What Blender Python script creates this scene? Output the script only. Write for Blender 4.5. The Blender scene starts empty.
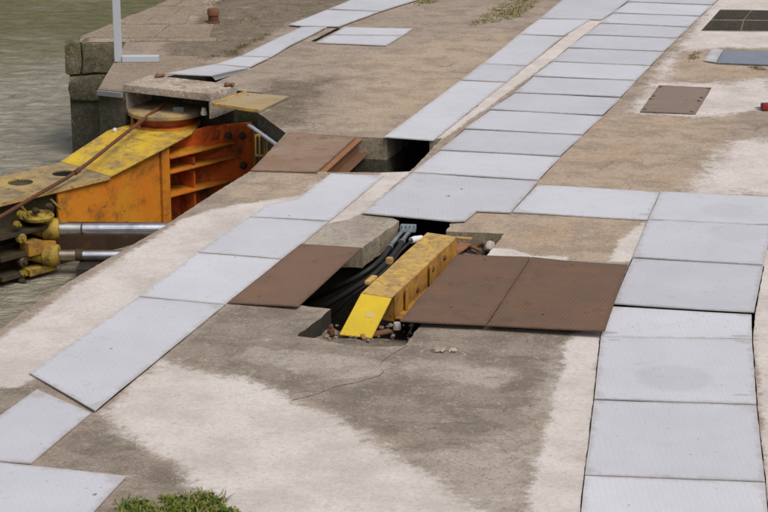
import bpy, bmesh, math, random
import numpy as np
from mathutils import Vector, Matrix, noise
from mathutils.geometry import delaunay_2d_cdt

random.seed(7); rng = np.random.default_rng(7)
R = math.radians
S = bpy.context.scene
COL = S.collection

# ------------------------------------------------------------------ camera, sky, sun, exposure
CAM_H, FPX = 5.0, 2100.0                       # 5 m above the lock side, long lens
PITCH = math.atan(655 / FPX)
cd = bpy.data.cameras.new('camera'); cam = bpy.data.objects.new('camera', cd); COL.objects.link(cam)
cd.sensor_width = 36.0; cd.lens = FPX / 768 * 36; cd.clip_start = 0.5; cd.clip_end = 2000
cam.location = (0, 0, CAM_H); cam.rotation_euler = (R(90) - PITCH, 0, 0)
S.camera = cam
cd.dof.use_dof = True; cd.dof.focus_distance = 17.0; cd.dof.aperture_fstop = 9.0

SUN_EL, SUN_AZ = R(56), R(140)
w = bpy.data.worlds.new('World'); S.world = w; w.use_nodes = True
wn = w.node_tree; bg = wn.nodes['Background']
sk = wn.nodes.new('ShaderNodeTexSky'); sk.sky_type = 'NISHITA'; sk.sun_disc = False
sk.sun_elevation = SUN_EL; sk.sun_rotation = SUN_AZ; sk.dust_density = 4.0; sk.air_density = 1.0; sk.ozone_density = 0.6
bw = wn.nodes.new('ShaderNodeRGBToBW'); wn.links.new(sk.outputs[0], bw.inputs[0])
mx = wn.nodes.new('ShaderNodeMix'); mx.data_type = 'RGBA'; mx.inputs[0].default_value = 0.62      # thin overcast veils the blue
wn.links.new(sk.outputs[0], mx.inputs[6]); wn.links.new(bw.outputs[0], mx.inputs[7]); wn.links.new(mx.outputs[2], bg.inputs[0])
bg.inputs[1].default_value = 0.12
ld = bpy.data.lights.new('sun', 'SUN'); ld.energy = 1.5; ld.angle = R(28); ld.color = (1.0, 0.93, 0.84)
sun = bpy.data.objects.new('sun', ld); COL.objects.link(sun)
sdir = Vector((math.sin(SUN_AZ) * math.cos(SUN_EL), math.cos(SUN_AZ) * math.cos(SUN_EL), math.sin(SUN_EL)))
sun.rotation_euler = sdir.to_track_quat('Z', 'Y').to_euler(); sun.location = (6, -6, 20)
S.view_settings.view_transform = 'Standard'; S.view_settings.look = 'None'
S.view_settings.exposure = 0.30; S.view_settings.gamma = 1.0

# ------------------------------------------------------------------ survey: photo measurements turned into metres
_c, _s = math.cos(PITCH), math.sin(PITCH)
def g(px, py, z=0.0):
    """point at height z seen at a measured spot of the photograph, in metres"""
    dx = (px - 384) / FPX; dy = -(py - 256) / FPX
    d = (dx, _c + dy * _s, -_s + dy * _c)
    t = (z - CAM_H) / d[2]
    return Vector((d[0] * t, d[1] * t, z))
def gl(pts, z=0.0): return [g(x, y, z) for x, y in pts]

# ------------------------------------------------------------------ materials
class NT:
    def __init__(self, name):
        self.m = bpy.data.materials.new(name); self.m.use_nodes = True
        self.t = self.m.node_tree; self.n = self.t.nodes; self.l = self.t.links
        self.b = self.n['Principled BSDF']; self._pos = None
    def new(self, k): return self.n.new(k)
    def pos(self):
        if self._pos is None: self._pos = self.new('ShaderNodeNewGeometry').outputs['Position']
        return self._pos
    def put(self, sock, v):
        if isinstance(v, bpy.types.NodeSocket): self.l.new(v, sock)
        elif isinstance(v, (tuple, list)) and len(v) == 3 and sock.type == 'RGBA': sock.default_value = (*v, 1)
        else: sock.default_value = v
    def math(self, op, a, b=0.0, c=None, clamp=False):
        n = self.new('ShaderNodeMath'); n.operation = op; n.use_clamp = clamp
        self.put(n.inputs[0], a); self.put(n.inputs[1], b)
        if c is not None: self.put(n.inputs[2], c)
        return n.outputs[0]
    def vmath(self, op, a, b):
        n = self.new('ShaderNodeVectorMath'); n.operation = op
        self.put(n.inputs[0], a); self.put(n.inputs[1], b)
        return n.outputs['Value'] if op in ('LENGTH', 'DISTANCE', 'DOT_PRODUCT') else n.outputs[0]
    def noise(self, scale, detail=4, rough=0.55, vec=None, dist=0.0, stretch=None):
        n = self.new('ShaderNodeTexNoise'); v = vec or self.pos()
        if stretch: v = self.vmath('MULTIPLY', v, stretch)
        self.l.new(v, n.inputs['Vector'])
        n.inputs['Scale'].default_value = scale; n.inputs['Detail'].default_value = detail
        n.inputs['Roughness'].default_value = rough; n.inputs['Distortion'].default_value = dist
        return n.outputs['Fac']
    def voro(self, scale, feature='F1', out='Distance', vec=None):
        n = self.new('ShaderNodeTexVoronoi'); n.feature = feature
        self.l.new(vec or self.pos(), n.inputs['Vector']); n.inputs['Scale'].default_value = scale
        return n.outputs[out]
    def rng(self, v, a, b, lo=0.0, hi=1.0, smooth=True):
        n = self.new('ShaderNodeMapRange'); n.interpolation_type = 'SMOOTHSTEP' if smooth else 'LINEAR'
        self.put(n.inputs[0], v); n.inputs[1].default_value = a; n.inputs[2].default_value = b
        n.inputs[3].default_value = lo; n.inputs[4].default_value = hi
        return n.outputs[0]
    def mix(self, f, a, b, blend='MIX'):
        n = self.new('ShaderNodeMix'); n.data_type = 'RGBA'; n.blend_type = blend
        self.put(n.inputs[0], f); self.put(n.inputs[6], a); self.put(n.inputs[7], b)
        return n.outputs[2]
    def attr(self, name):
        n = self.new('ShaderNodeAttribute'); n.attribute_name = name
        return n.outputs['Fac']
    def bump(self, h, strength=0.3, dist=0.01, normal=None):
        n = self.new('ShaderNodeBump'); n.inputs['Strength'].default_value = strength; n.inputs['Distance'].default_value = dist
        self.put(n.inputs['Height'], h)
        if normal is not None: self.l.new(normal, n.inputs['Normal'])
        return n.outputs[0]
    def done(self, col, rough=0.7, spec=0.3, metal=0.0, normal=None):
        self.put(self.b.inputs['Base Color'], col); self.put(self.b.inputs['Roughness'], rough)
        self.b.inputs['Specular IOR Level'].default_value = spec; self.put(self.b.inputs['Metallic'], metal)
        if normal is not None: self.l.new(normal, self.b.inputs['Normal'])
        return self.m

def _grey(T, v):
    n = T.new('ShaderNodeCombineColor')
    for i in range(3): T.l.new(v, n.inputs[i])
    return n.outputs[0]

def tread(T, pitch, ang):
    """raised lozenges of checker plate, as a height field 0..1"""
    rot = T.new('ShaderNodeVectorRotate'); rot.rotation_type = 'Z_AXIS'; rot.inputs['Angle'].default_value = ang
    T.l.new(T.pos(), rot.inputs['Vector'])
    sc = T.vmath('SCALE', rot.outputs[0], (0, 0, 0)); sc.node.inputs['Scale'].default_value = 1 / pitch
    sp = T.new('ShaderNodeSeparateXYZ'); T.l.new(sc, sp.inputs[0])
    x, y = sp.outputs[0], sp.outputs[1]
    par = T.math('FLOORED_MODULO', T.math('ADD', T.math('FLOOR', x), T.math('FLOOR', y)), 2.0)
    qx = T.math('ABSOLUTE', T.math('SUBTRACT', T.math('FRACT', x), 0.5)); qy = T.math('ABSOLUTE', T.math('SUBTRACT', T.math('FRACT', y), 0.5))
    def ell(a, b): return T.math('ADD', T.math('POWER', T.math('MULTIPLY', a, 5.2), 2.0), T.math('POWER', T.math('MULTIPLY', b, 2.1), 2.0))
    e1, e2 = ell(qx, qy), ell(qy, qx)
    d = T.math('ADD', T.math('MULTIPLY', e1, par), T.math('MULTIPLY', e2, T.math('SUBTRACT', 1.0, par)))
    return T.rng(d, 1.15, 0.55)

def plate_material(name, base, dark, ang, spots=()):
    T = NT(name)
    oi = T.new('ShaderNodeObjectInfo').outputs['Random']
    c = T.mix(T.rng(T.noise(1.3, 5, 0.6), 0.3, 0.72), base, dark)
    c = T.mix(T.rng(T.noise(9, 5, 0.65), 0.52, 0.8, 0, 0.35), c, tuple(a * 0.80 for a in base))
    c = T.mix(T.rng(T.noise(70, 3, 0.7), 0.55, 0.8, 0, 0.35), c, tuple(a * 0.72 for a in base))
    c = T.mix(T.rng(T.noise(3.4, 4, 0.7, stretch=(1, 1, 0)), 0.60, 0.78, 0, 0.28), c, (0.42, 0.37, 0.31))
    ed = T.math('ADD', T.attr('edge'), T.math('MULTIPLY', T.math('SUBTRACT', T.noise(13, 6, 0.75), 0.5), 1.1))
    c = T.mix(T.rng(ed, 0.72, 1.05, 0, 0.50), c, (0.33, 0.29, 0.25))
    c = T.mix(T.rng(T.noise(4.2, 9, 0.82), 0.56, 0.67, 0, 0.42), c, (0.36, 0.345, 0.34))
    c = T.mix(T.rng(T.noise(26, 6, 0.8, stretch=(1, .45, 1)), 0.60, 0.70, 0, 0.35), c, (0.34, 0.32, 0.30))
    vs = T.voro(24, 'F1', 'Distance'); vc = T.new('ShaderNodeSeparateColor'); T.l.new(T.voro(24, 'F1', 'Color'), vc.inputs[0])
    c = T.mix(T.math('MULTIPLY', T.rng(vs, 0.16, 0.10), T.rng(vc.outputs[0], 0.93, 0.95)), c, (0.16, 0.13, 0.11))
    v = T.rng(oi, 0, 1, 0.89, 1.06, False)
    c = T.mix(1.0, c, T.vmath('SCALE', (1, 1, 1), (0, 0, 0)) if False else _grey(T, v), 'MULTIPLY')
    h = tread(T, 0.036, ang)
    c = T.mix(T.math('MULTIPLY', T.math('SUBTRACT', 1.0, h), 0.10), c, (0.30, 0.29, 0.29))
    for (cx, cy, rx, ry, k, col) in spots:
        q = T.vmath('MULTIPLY', T.vmath('SUBTRACT', T.pos(), (cx, cy, 0)), (1 / rx, 1 / ry, 0))
        ln = T.math('ADD', T.vmath('LENGTH', q, (0, 0, 0)), T.math('MULTIPLY', T.noise(16, 3), 0.35))
        c = T.mix(T.rng(ln, 1.25, 0.95, 0, k), c, col)
    n = T.bump(h, 0.22, 0.002)
    n = T.bump(T.noise(160, 3), 0.08, 0.002, n)
    return T.done(c, T.rng(T.noise(6, 3), 0.3, 0.7, 0.5, 0.68), 0.3, 0.0, n)
ANG = math.atan2(3.78, 1.27)
BASEP, DARKP = (0.545, 0.550, 0.598), (0.495, 0.500, 0.545)
sp = []
for (px, py, rx, ry, k, col) in [
    (674, 380, .27, .27, .16, (.20, .20, .21)), (727, 212, .24, .24, .10, (.22, .22, .22)), (738, 234, .27, .30, .08, (.22, .22, .22)),
    (609, 334, .07, .03, .55, (.25, .25, .27)), (741, 338, .08, .03, .50, (.25, .25, .27)), (614, 342, .05, .02, .4, (.25, .25, .27)),
    (742, 397, .07, .02, .45, (.25, .25, .27)), (656, 222, .08, .04, .5, (.25, .25, .27)), (655, 193, .09, .03, .45, (.25, .25, .27)),
    (645, 216, .06, .03, .45, (.25, .25, .27)), (763, 226, .08, .04, .45, (.25, .25, .27)), (619, 307, .06, .02, .4, (.25, .25, .27)),
    (660, 193, .05, .03, .35, (.25, .25, .27)), (745, 317, .07, .025, .35, (.28, .28, .30)), (371, 208, .06, .03, .35, (.28, .28, .3)),
    (541, 187, .05, .03, .35, (.28, .28, .3)), (444, 151, .05, .03, .3, (.28, .28, .3))]:
    p = g(px, py); sp.append((p.x, p.y, rx, ry, k, col))
M = {}
M['plate'] = plate_material('galvanised_plate', BASEP, DARKP, ANG)
M['plate_marked'] = plate_material('galvanised_plate_marked', BASEP, DARKP, 0.0, sp)

def rust_plate(name, a, b, c3, ang, pitch=0.032, tk=0.5):
    T = NT(name)
    c = T.mix(T.rng(T.noise(2.2, 6, 0.62), 0.32, 0.7), a, b)
    c = T.mix(T.rng(T.noise(11, 5, 0.7), 0.5, 0.78, 0, 0.7), c, c3)
    c = T.mix(T.rng(T.noise(120, 2, 0.7), 0.5, 0.8, 0, 0.45), c, tuple(x * 0.5 for x in a))
    c = T.mix(T.rng(T.noise(5, 5, 0.7, stretch=(1, 1.6, 1)), 0.62, 0.8, 0, 0.4), c, (0.30, 0.25, 0.21))
    h = tread(T, pitch, ang)
    c = T.mix(T.rng(T.noise(1.7, 8, 0.75, stretch=(1, 1.8, 1)), 0.52, 0.66, 0, 0.75), c, c3)
    c = T.mix(T.rng(T.noise(3.1, 8, 0.78), 0.54, 0.66, 0, 0.6), c, tuple(x * 0.5 for x in a))
    ed = T.math('ADD', T.attr('edge'), T.math('MULTIPLY', T.math('SUBTRACT', T.noise(11, 6, 0.75), 0.5), 1.2))
    c = T.mix(T.rng(ed, 0.75, 1.05, 0, 0.45), c, tuple(x * 0.55 for x in a))
    c = T.mix(T.math('MULTIPLY', T.math('SUBTRACT', 1.0, h), tk), c, tuple(x * 0.4 for x in a))
    n = T.bump(h, tk, 0.003); n = T.bump(T.noise(140, 3), 0.15, 0.002, n)
    return T.done(c, 0.72, 0.25, 0.0, n)
M['rust_plate'] = rust_plate('rusty_checker_plate', (0.180, 0.108, 0.072), (0.150, 0.097, 0.070), (0.225, 0.115, 0.058), 0.35, 0.032, 0.38)
M['rust_sheet'] = rust_plate('rusty_plain_sheet', (0.185, 0.112, 0.075), (0.155, 0.100, 0.072), (0.22, 0.115, 0.06), 0.35, 0.032, 0.12)
M['brown_plate'] = rust_plate('brown_worn_plate', (0.235, 0.150, 0.100), (0.30, 0.215, 0.160), (0.22, 0.12, 0.065), 0.2, 0.032, 0.12)
M['yellow_plate'] = rust_plate('dusty_yellow_plate', (0.40, 0.305, 0.17), (0.42, 0.335, 0.22), (0.36, 0.22, 0.06), 0.6, 0.04, 0.3)
M['brown_cover'] = rust_plate('brown_cover_plate', (0.235, 0.180, 0.145), (0.22, 0.17, 0.14), (0.28, 0.19, 0.12), 0.2, 0.03, 0.2)

def concrete(name, cols, bumpk=0.5, moss=None, speck=0.5, rough=0.9, sc=1.0):
    T = NT(name)
    c = T.mix(T.rng(T.noise(1.7 * sc, 6, 0.65), 0.3, 0.7), cols[0], cols[1])
    c = T.mix(T.rng(T.noise(7 * sc, 6, 0.7), 0.48, 0.75, 0, 0.75), c, cols[2])
    vr = T.voro(95, 'F1', 'Color')
    spx = T.new('ShaderNodeSeparateColor'); T.l.new(vr, spx.inputs[0])
    c = T.mix(T.rng(spx.outputs[0], 0.72, 0.95, 0, speck), c, tuple(x * 0.5 for x in cols[0]))
    c = T.mix(T.rng(spx.outputs[1], 0.80, 0.98, 0, speck), c, tuple(min(1, x * 1.5) for x in cols[0]))
    if moss:
        c = T.mix(T.rng(T.noise(4.5, 6, 0.7), 0.46, 0.62, 0, 0.9), c, moss)
        c = T.mix(T.rng(T.noise(24, 4, 0.7), 0.56, 0.7, 0, 0.6), c, tuple(x * 2.6 for x in cols[0]))
    c = T.mix(T.rng(T.noise(6 * sc, 9, 0.8), 0.56, 0.64, 0, 0.6), c, tuple(x * 0.5 for x in cols[1]))
    fin_ = T.noise(32, 7, 0.8); c = T.mix(1.0, c, _grey(T, T.rng(fin_, 0.32, 0.68, 0.66, 1.28, False)), 'MULTIPLY')
    c = T.mix(1.0, c, _grey(T, T.rng(T.noise(130, 4, 0.8), 0.3, 0.7, 0.8, 1.2, False)), 'MULTIPLY')
    h = T.math('ADD', fin_, T.math('MULTIPLY', T.noise(6, 5), 1.5))
    return T.done(c, rough, 0.2, 0.0, T.bump(h, bumpk, 0.012))
M['pit_wall'] = concrete('pit_concrete', ((0.27, 0.225, 0.165), (0.19, 0.155, 0.11), (0.40, 0.34, 0.25)), 0.7)
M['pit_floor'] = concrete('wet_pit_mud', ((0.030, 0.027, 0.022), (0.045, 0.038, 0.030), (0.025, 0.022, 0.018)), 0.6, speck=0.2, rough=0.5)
M['mossy_wall'] = concrete('mossy_quay_concrete', ((0.085, 0.078, 0.058), (0.055, 0.050, 0.036), (0.12, 0.11, 0.085)), 0.9, moss=(0.045, 0.050, 0.022))
M['dark_stone'] = concrete('dark_mossy_stone', ((0.185, 0.160, 0.105), (0.100, 0.088, 0.060), (0.27, 0.235, 0.16)), 1.4, moss=(0.085, 0.083, 0.034), speck=0.8)
M['paving'] = concrete('worn_paving_stone', ((0.285, 0.228, 0.172), (0.235, 0.185, 0.138), (0.34, 0.275, 0.21)), 0.6)
M['slab'] = concrete('weathered_slab', ((0.43, 0.37, 0.31), (0.35, 0.30, 0.235), (0.22, 0.175, 0.13)), 0.5, sc=2.0, moss=(0.25, 0.19, 0.145))
M['mortar'] = concrete('pale_mortar', ((0.50, 0.45, 0.40), (0.42, 0.37, 0.32), (0.55, 0.5, 0.45)), 0.5)
M['rubble'] = concrete('grey_rubble', ((0.22, 0.18, 0.14), (0.15, 0.12, 0.09), (0.30, 0.26, 0.21)), 0.8)
M['cover_dark'] = concrete('dark_iron_cover', ((0.060, 0.052, 0.040), (0.040, 0.035, 0.028), (0.090, 0.078, 0.058)), 1.0, sc=4)

def paint(name, base, worn, dirt, rust, wear=0.5, dirtk=0.5, rustk=0.4, rough=0.45, sc=1.0):
    T = NT(name)
    c = T.mix(T.rng(T.noise(2.2 * sc, 5, 0.6), 0.3, 0.7), base, worn)
    c = T.mix(T.rng(T.noise(3.6 * sc, 6, 0.72), 0.62 - 0.25 * dirtk, 0.80 - 0.15 * dirtk, 0, min(1, dirtk * 1.4)), c, dirt)
    c = T.mix(T.rng(T.noise(9 * sc, 6, 0.75), 0.66 - 0.2 * rustk, 0.74 - 0.2 * rustk, 0, 0.9), c, rust)
    c = T.mix(T.rng(T.noise(60, 3, 0.7), 0.55, 0.8, 0, 0.3 * wear + 0.1), c, dirt)
    bvn = T.new('ShaderNodeBevel'); bvn.samples = 4; bvn.inputs['Radius'].default_value = 0.014
    geo = T.new('ShaderNodeNewGeometry'); dt = T.vmath('DOT_PRODUCT', bvn.outputs[0], geo.outputs['Normal'])
    ew = T.math('ADD', T.math('SUBTRACT', 1.0, dt), T.math('MULTIPLY', T.math('SUBTRACT', T.noise(30, 5, 0.75), 0.5), 0.32))
    c = T.mix(T.rng(ew, 0.05, 0.16, 0, 0.35 + 0.5 * wear), c, rust)
    h = T.math('ADD', T.noise(45, 4), T.math('MULTIPLY', T.noise(9 * sc, 6, 0.75), 1.2))
    return T.done(c, T.rng(T.noise(5, 3), 0.3, 0.7, rough - 0.05, rough + 0.25), 0.3, 0.0, T.bump(h, 0.3, 0.006))
M['yellow_bright'] = paint('bright_yellow_paint', (0.61, 0.43, 0.025), (0.53, 0.37, 0.03), (0.42, 0.29, 0.05), (0.26, 0.12, 0.03), 0.7, 0.35, 0.12, 0.55, 2.5)
M['yellow_worn'] = paint('worn_yellow_paint', (0.56, 0.37, 0.085), (0.46, 0.30, 0.095), (0.30, 0.19, 0.09), (0.21, 0.095, 0.035), 0.9, 0.9, 0.55, 0.62, 2.2)
M['yellow_rusty'] = paint('rusty_yellow_paint', (0.42, 0.22, 0.03), (0.31, 0.145, 0.03), (0.15, 0.085, 0.035), (0.16, 0.06, 0.02), 0.7, 0.7, 0.5, 0.6, 1.8)
M['yellow_dirty'] = paint('dirty_yellow_deck', (0.31, 0.235, 0.13), (0.40, 0.28, 0.09), (0.17, 0.13, 0.09), (0.10, 0.075, 0.05), 0.8, 0.85, 0.4, 0.65, 0.9)
M['yellow_ramp'] = paint('yellow_ramp_paint', (0.60, 0.41, 0.03), (0.50, 0.30, 0.03), (0.27, 0.185, 0.075), (0.13, 0.085, 0.04), 0.9, 0.85, 0.42, 0.55, 1.4)
M['orange'] = paint('orange_paint', (0.55, 0.160, 0.012), (0.52, 0.215, 0.016), (0.19, 0.085, 0.022), (0.06, 0.032, 0.014), 0.6, 0.65, 0.28, 0.5, 1.1)
M['orange_red'] = paint('orange_red_paint', (0.58, 0.095, 0.014), (0.50, 0.100, 0.014), (0.11, 0.035, 0.015), (0.05, 0.02, 0.010), 0.6, 0.7, 0.3, 0.45, 1.2)
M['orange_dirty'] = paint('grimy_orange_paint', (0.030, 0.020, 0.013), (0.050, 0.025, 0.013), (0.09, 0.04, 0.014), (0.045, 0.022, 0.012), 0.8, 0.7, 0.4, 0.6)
M['olive_yellow'] = paint('grimy_yellow_casting', (0.40, 0.28, 0.035), (0.29, 0.195, 0.03), (0.10, 0.07, 0.025), (0.055, 0.037, 0.018), 0.8, 0.8, 0.4, 0.5, 2.5)
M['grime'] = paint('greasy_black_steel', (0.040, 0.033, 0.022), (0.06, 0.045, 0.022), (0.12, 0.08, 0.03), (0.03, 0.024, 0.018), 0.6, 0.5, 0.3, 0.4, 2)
M['rust'] = paint('rusty_iron', (0.115, 0.045, 0.022), (0.085, 0.036, 0.02), (0.05, 0.028, 0.018), (0.17, 0.065, 0.022), 0.6, 0.5, 0.3, 0.75, 3)
M['rust_orange'] = paint('orange_rust', (0.28, 0.135, 0.065), (0.23, 0.11, 0.055), (0.16, 0.08, 0.045), (0.22, 0.09, 0.03), 0.6, 0.5, 0.4, 0.8, 2)
M['rust_dark'] = paint('brown_rust', (0.17, 0.085, 0.045), (0.13, 0.065, 0.035), (0.09, 0.05, 0.03), (0.20, 0.09, 0.03), 0.6, 0.5, 0.4, 0.8, 2)
M['grey_paint'] = paint('grey_blue_paint', (0.42, 0.45, 0.49), (0.40, 0.42, 0.46), (0.33, 0.33, 0.33), (0.28, 0.26, 0.25), 0.3, 0.2, 0.0, 0.5)
M['grey_steel'] = paint('dull_grey_steel', (0.20, 0.21, 0.215), (0.16, 0.165, 0.17), (0.11, 0.10, 0.09), (0.10, 0.07, 0.05), 0.5, 0.4, 0.1, 0.5)
M['blue_plate'] = rust_plate('blue_grey_plate', (0.235, 0.262, 0.315), (0.255, 0.28, 0.33), (0.27, 0.285, 0.32), 0.0)
M['white_plastic'] = paint('scuffed_white_plastic', (0.62, 0.62, 0.62), (0.55, 0.55, 0.55), (0.35, 0.33, 0.30), (0.3, 0.27, 0.22), 0.3, 0.2, 0.0, 0.4)
M['teal_block'] = paint('teal_grey_block', (0.17, 0.23, 0.26), (0.22, 0.28, 0.31), (0.08, 0.09, 0.09), (0.06, 0.05, 0.04), 0.4, 0.4, 0.15, 0.4, 5)
M['red_paint'] = paint('red_paint', (0.24, 0.022, 0.016), (0.17, 0.02, 0.016), (0.08, 0.02, 0.015), (0.05, 0.02, 0.012), 0.5, 0.4, 0.2, 0.5, 4)
M['rubber'] = paint('black_rubber', (0.016, 0.015, 0.014), (0.022, 0.020, 0.019), (0.045, 0.04, 0.034), (0.03, 0.027, 0.023), 0.4, 0.4, 0.1, 0.5, 3)
M['sticker'] = paint('faded_sticker', (0.45, 0.39, 0.26), (0.50, 0.38, 0.12), (0.62, 0.43, 0.06), (0.5, 0.38, 0.1), 0.5, 0.5, 0.3, 0.6, 12)
def metal(name, col, rough):
    T = NT(name); c = T.mix(T.rng(T.noise(7, 4), 0.4, 0.75), col, tuple(x * 0.72 for x in col))
    return T.done(c, T.rng(T.noise(12, 4), 0.3, 0.7, rough, rough + 0.12), 0.5, 1.0)
M['chrome'] = metal('chromed_rod', (0.72, 0.73, 0.76), 0.16)
M['dull_rod'] = metal('dull_rod', (0.55, 0.54, 0.53), 0.3)
M['brown_rod'] = metal('stained_rod', (0.42, 0.34, 0.27), 0.32)
M['zinc'] = metal('zinc_fitting', (0.62, 0.63, 0.64), 0.38)

def leaf_mat(name, a, b):
    T = NT(name); c = T.mix(T.new('ShaderNodeObjectInfo').outputs['Random'], a, b)
    c = T.mix(T.rng(T.noise(18, 3), 0.35, 0.65), a, b)
    return T.done(c, 0.6, 0.2)
M['grass'] = leaf_mat('fresh_grass', (0.045, 0.095, 0.012), (0.16, 0.17, 0.02))
M['dry_grass'] = leaf_mat('dry_grass', (0.15, 0.165, 0.045), (0.27, 0.225, 0.11))
M['weed'] = leaf_mat('ochre_weed', (0.20, 0.14, 0.045), (0.13, 0.10, 0.05))

# the ground: one sheet, its patches of old and new concrete stored as fields of distance on the mesh
T = NT('lock_side_concrete')
f_p, f_g, f_t, f_d, f_m = (T.attr(a) for a in ('pale', 'grey', 'tan', 'gravel', 'light'))
nz = T.math('SUBTRACT', T.noise(3.0, 9, 0.74), 0.5); nzf = T.math('SUBTRACT', T.noise(16, 7, 0.78), 0.5)
def field(f, k1=2.3, k2=1.9, w_=0.36):
    v = T.math('ADD', f, T.math('ADD', T.math('MULTIPLY', nz, k1), T.math('MULTIPLY', nzf, k2)))
    return T.rng(v, -w_, w_)
big, mid, fin, gr = T.noise(0.9, 5, 0.6), T.noise(5.5, 8, 0.74), T.noise(30, 7, 0.8), T.noise(130, 4, 0.8)
streak = T.noise(2.6, 8, 0.72, stretch=(1, 1.25, 1), dist=0.3)
c = T.mix(T.rng(big, 0.3, 0.7), (0.315, 0.258, 0.208), (0.360, 0.292, 0.234))
c = T.mix(T.rng(streak, 0.44, 0.62, 0, 0.85), c, (0.235, 0.188, 0.150))
tanc = T.mix(T.rng(streak, 0.42, 0.62), (0.415, 0.328, 0.248), (0.300, 0.236, 0.178))
tanc = T.mix(T.rng(T.noise(1.6, 4), 0.50, 0.66, 0, 0.5), tanc, (0.40, 0.285, 0.185))
c = T.mix(field(f_t), c, tanc)
greyc = T.mix(T.rng(streak, 0.40, 0.62), (0.275, 0.230, 0.188), (0.185, 0.153, 0.123))
c = T.mix(field(f_g), c, greyc)
gravc = T.mix(T.rng(mid, 0.38, 0.62), (0.215, 0.172, 0.126), (0.125, 0.102, 0.075))
c = T.mix(field(f_d), c, gravc)
lightc = T.mix(T.rng(streak, 0.40, 0.66), (0.400, 0.352, 0.305), (0.285, 0.242, 0.203))
c = T.mix(T.math('MULTIPLY', field(f_m), 0.85), c, lightc)
# worn surface: scraped light patches, dark oily ones, exposed aggregate
c = T.mix(T.rng(T.noise(7, 9, 0.8), 0.555, 0.63, 0, 0.55), c, (0.43, 0.375, 0.325))
c = T.mix(T.rng(T.noise(6.3, 9, 0.8, stretch=(1.1, 1, 1)), 0.56, 0.66, 0, 0.45), c, (0.145, 0.110, 0.086))
c = T.mix(1.0, c, _grey(T, T.rng(fin, 0.32, 0.68, 0.78, 1.18, False)), 'MULTIPLY')
c = T.mix(1.0, c, _grey(T, T.rng(gr, 0.3, 0.7, 0.78, 1.2, False)), 'MULTIPLY')
vr = T.voro(85, 'F1', 'Color'); spx = T.new('ShaderNodeSeparateColor'); T.l.new(vr, spx.inputs[0])
c = T.mix(T.rng(spx.outputs[0], 0.84, 0.97, 0, 0.45), c, (0.11, 0.09, 0.07))
c = T.mix(T.math('MULTIPLY', T.rng(spx.outputs[1], 0.86, 0.99, 0, 0.6), T.rng(mid, 0.42, 0.6)), c, (0.46, 0.41, 0.36))
# hairline cracks
wp = T.new('ShaderNodeTexNoise'); T.l.new(T.pos(), wp.inputs['Vector']); wp.inputs['Scale'].default_value = 2.5; wp.inputs['Detail'].default_value = 5
wv_ = T.vmath('ADD', T.pos(), T.vmath('MULTIPLY', wp.outputs['Color'], (0.45, 0.45, 0.0)))
ck = T.voro(0.75, 'DISTANCE_TO_EDGE', 'Distance', vec=wv_)
c = T.mix(T.math('MULTIPLY', T.rng(ck, 0.006, 0.002), T.rng(T.noise(1.1, 3), 0.50, 0.60, 0, 0.5)), c, (0.09, 0.075, 0.06))
palec = T.mix(T.rng(T.noise(1.8, 8, 0.7), 0.38, 0.66), (0.620, 0.568, 0.538), (0.500, 0.450, 0.415))
palec = T.mix(T.rng(T.noise(8, 9, 0.8), 0.55, 0.66, 0, 0.5), palec, (0.40, 0.345, 0.30))
palec = T.mix(T.rng(mid, 0.57, 0.70, 0, 0.55), palec, (0.43, 0.365, 0.315))
palec = T.mix(1.0, palec, _grey(T, T.rng(fin, 0.32, 0.68, 0.84, 1.10, False)), 'MULTIPLY')
palec = T.mix(1.0, palec, _grey(T, T.rng(gr, 0.3, 0.7, 0.90, 1.08, False)), 'MULTIPLY')
palec = T.mix(T.rng(spx.outputs[2], 0.93, 1.0, 0, 0.4), palec, (0.30, 0.25, 0.21))
c = T.mix(field(f_p), c, palec)
h = T.math('ADD', T.math('MULTIPLY', fin, 1.3), T.math('MULTIPLY', mid, 1.2))
h = T.math('ADD', h, T.math('MULTIPLY', gr, 0.35))
M['ground'] = T.done(c, 0.92, 0.15, 0.0, T.bump(h, 0.55, 0.010))

T = NT('lock_water')
wv = T.noise(4.6, 6, 0.66, stretch=(0.75, 1.1, 1), dist=0.5); wv2 = T.noise(8, 3, 0.6, stretch=(0.6, 1.2, 1))
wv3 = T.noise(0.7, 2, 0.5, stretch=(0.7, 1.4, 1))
refl_xyz = T.new('ShaderNodeSeparateXYZ'); T.l.new(T.pos(), refl_xyz.inputs[0])
tree_refl = T.math('ADD', T.rng(refl_xyz.outputs[1], 27.0, 33.0, 0.0, 1.0), T.math('MULTIPLY', T.math('SUBTRACT', wv3, 0.5), 1.2))  # far water: reflection of bank trees painted in as a green tint
tree_refl = T.rng(tree_refl, 0.2, 1.0)
c = T.mix(tree_refl, (0.42, 0.385, 0.305), (0.165, 0.155, 0.046))
c = T.mix(T.rng(wv, 0.35, 0.65, 0, 0.35), c, (0.22, 0.20, 0.14))
h = T.math('ADD', wv, T.math('MULTIPLY', wv2, 0.28))
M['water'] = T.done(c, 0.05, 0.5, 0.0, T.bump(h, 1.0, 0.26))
M['water'].node_tree.nodes['Principled BSDF'].inputs['IOR'].default_value = 1.33

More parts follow.
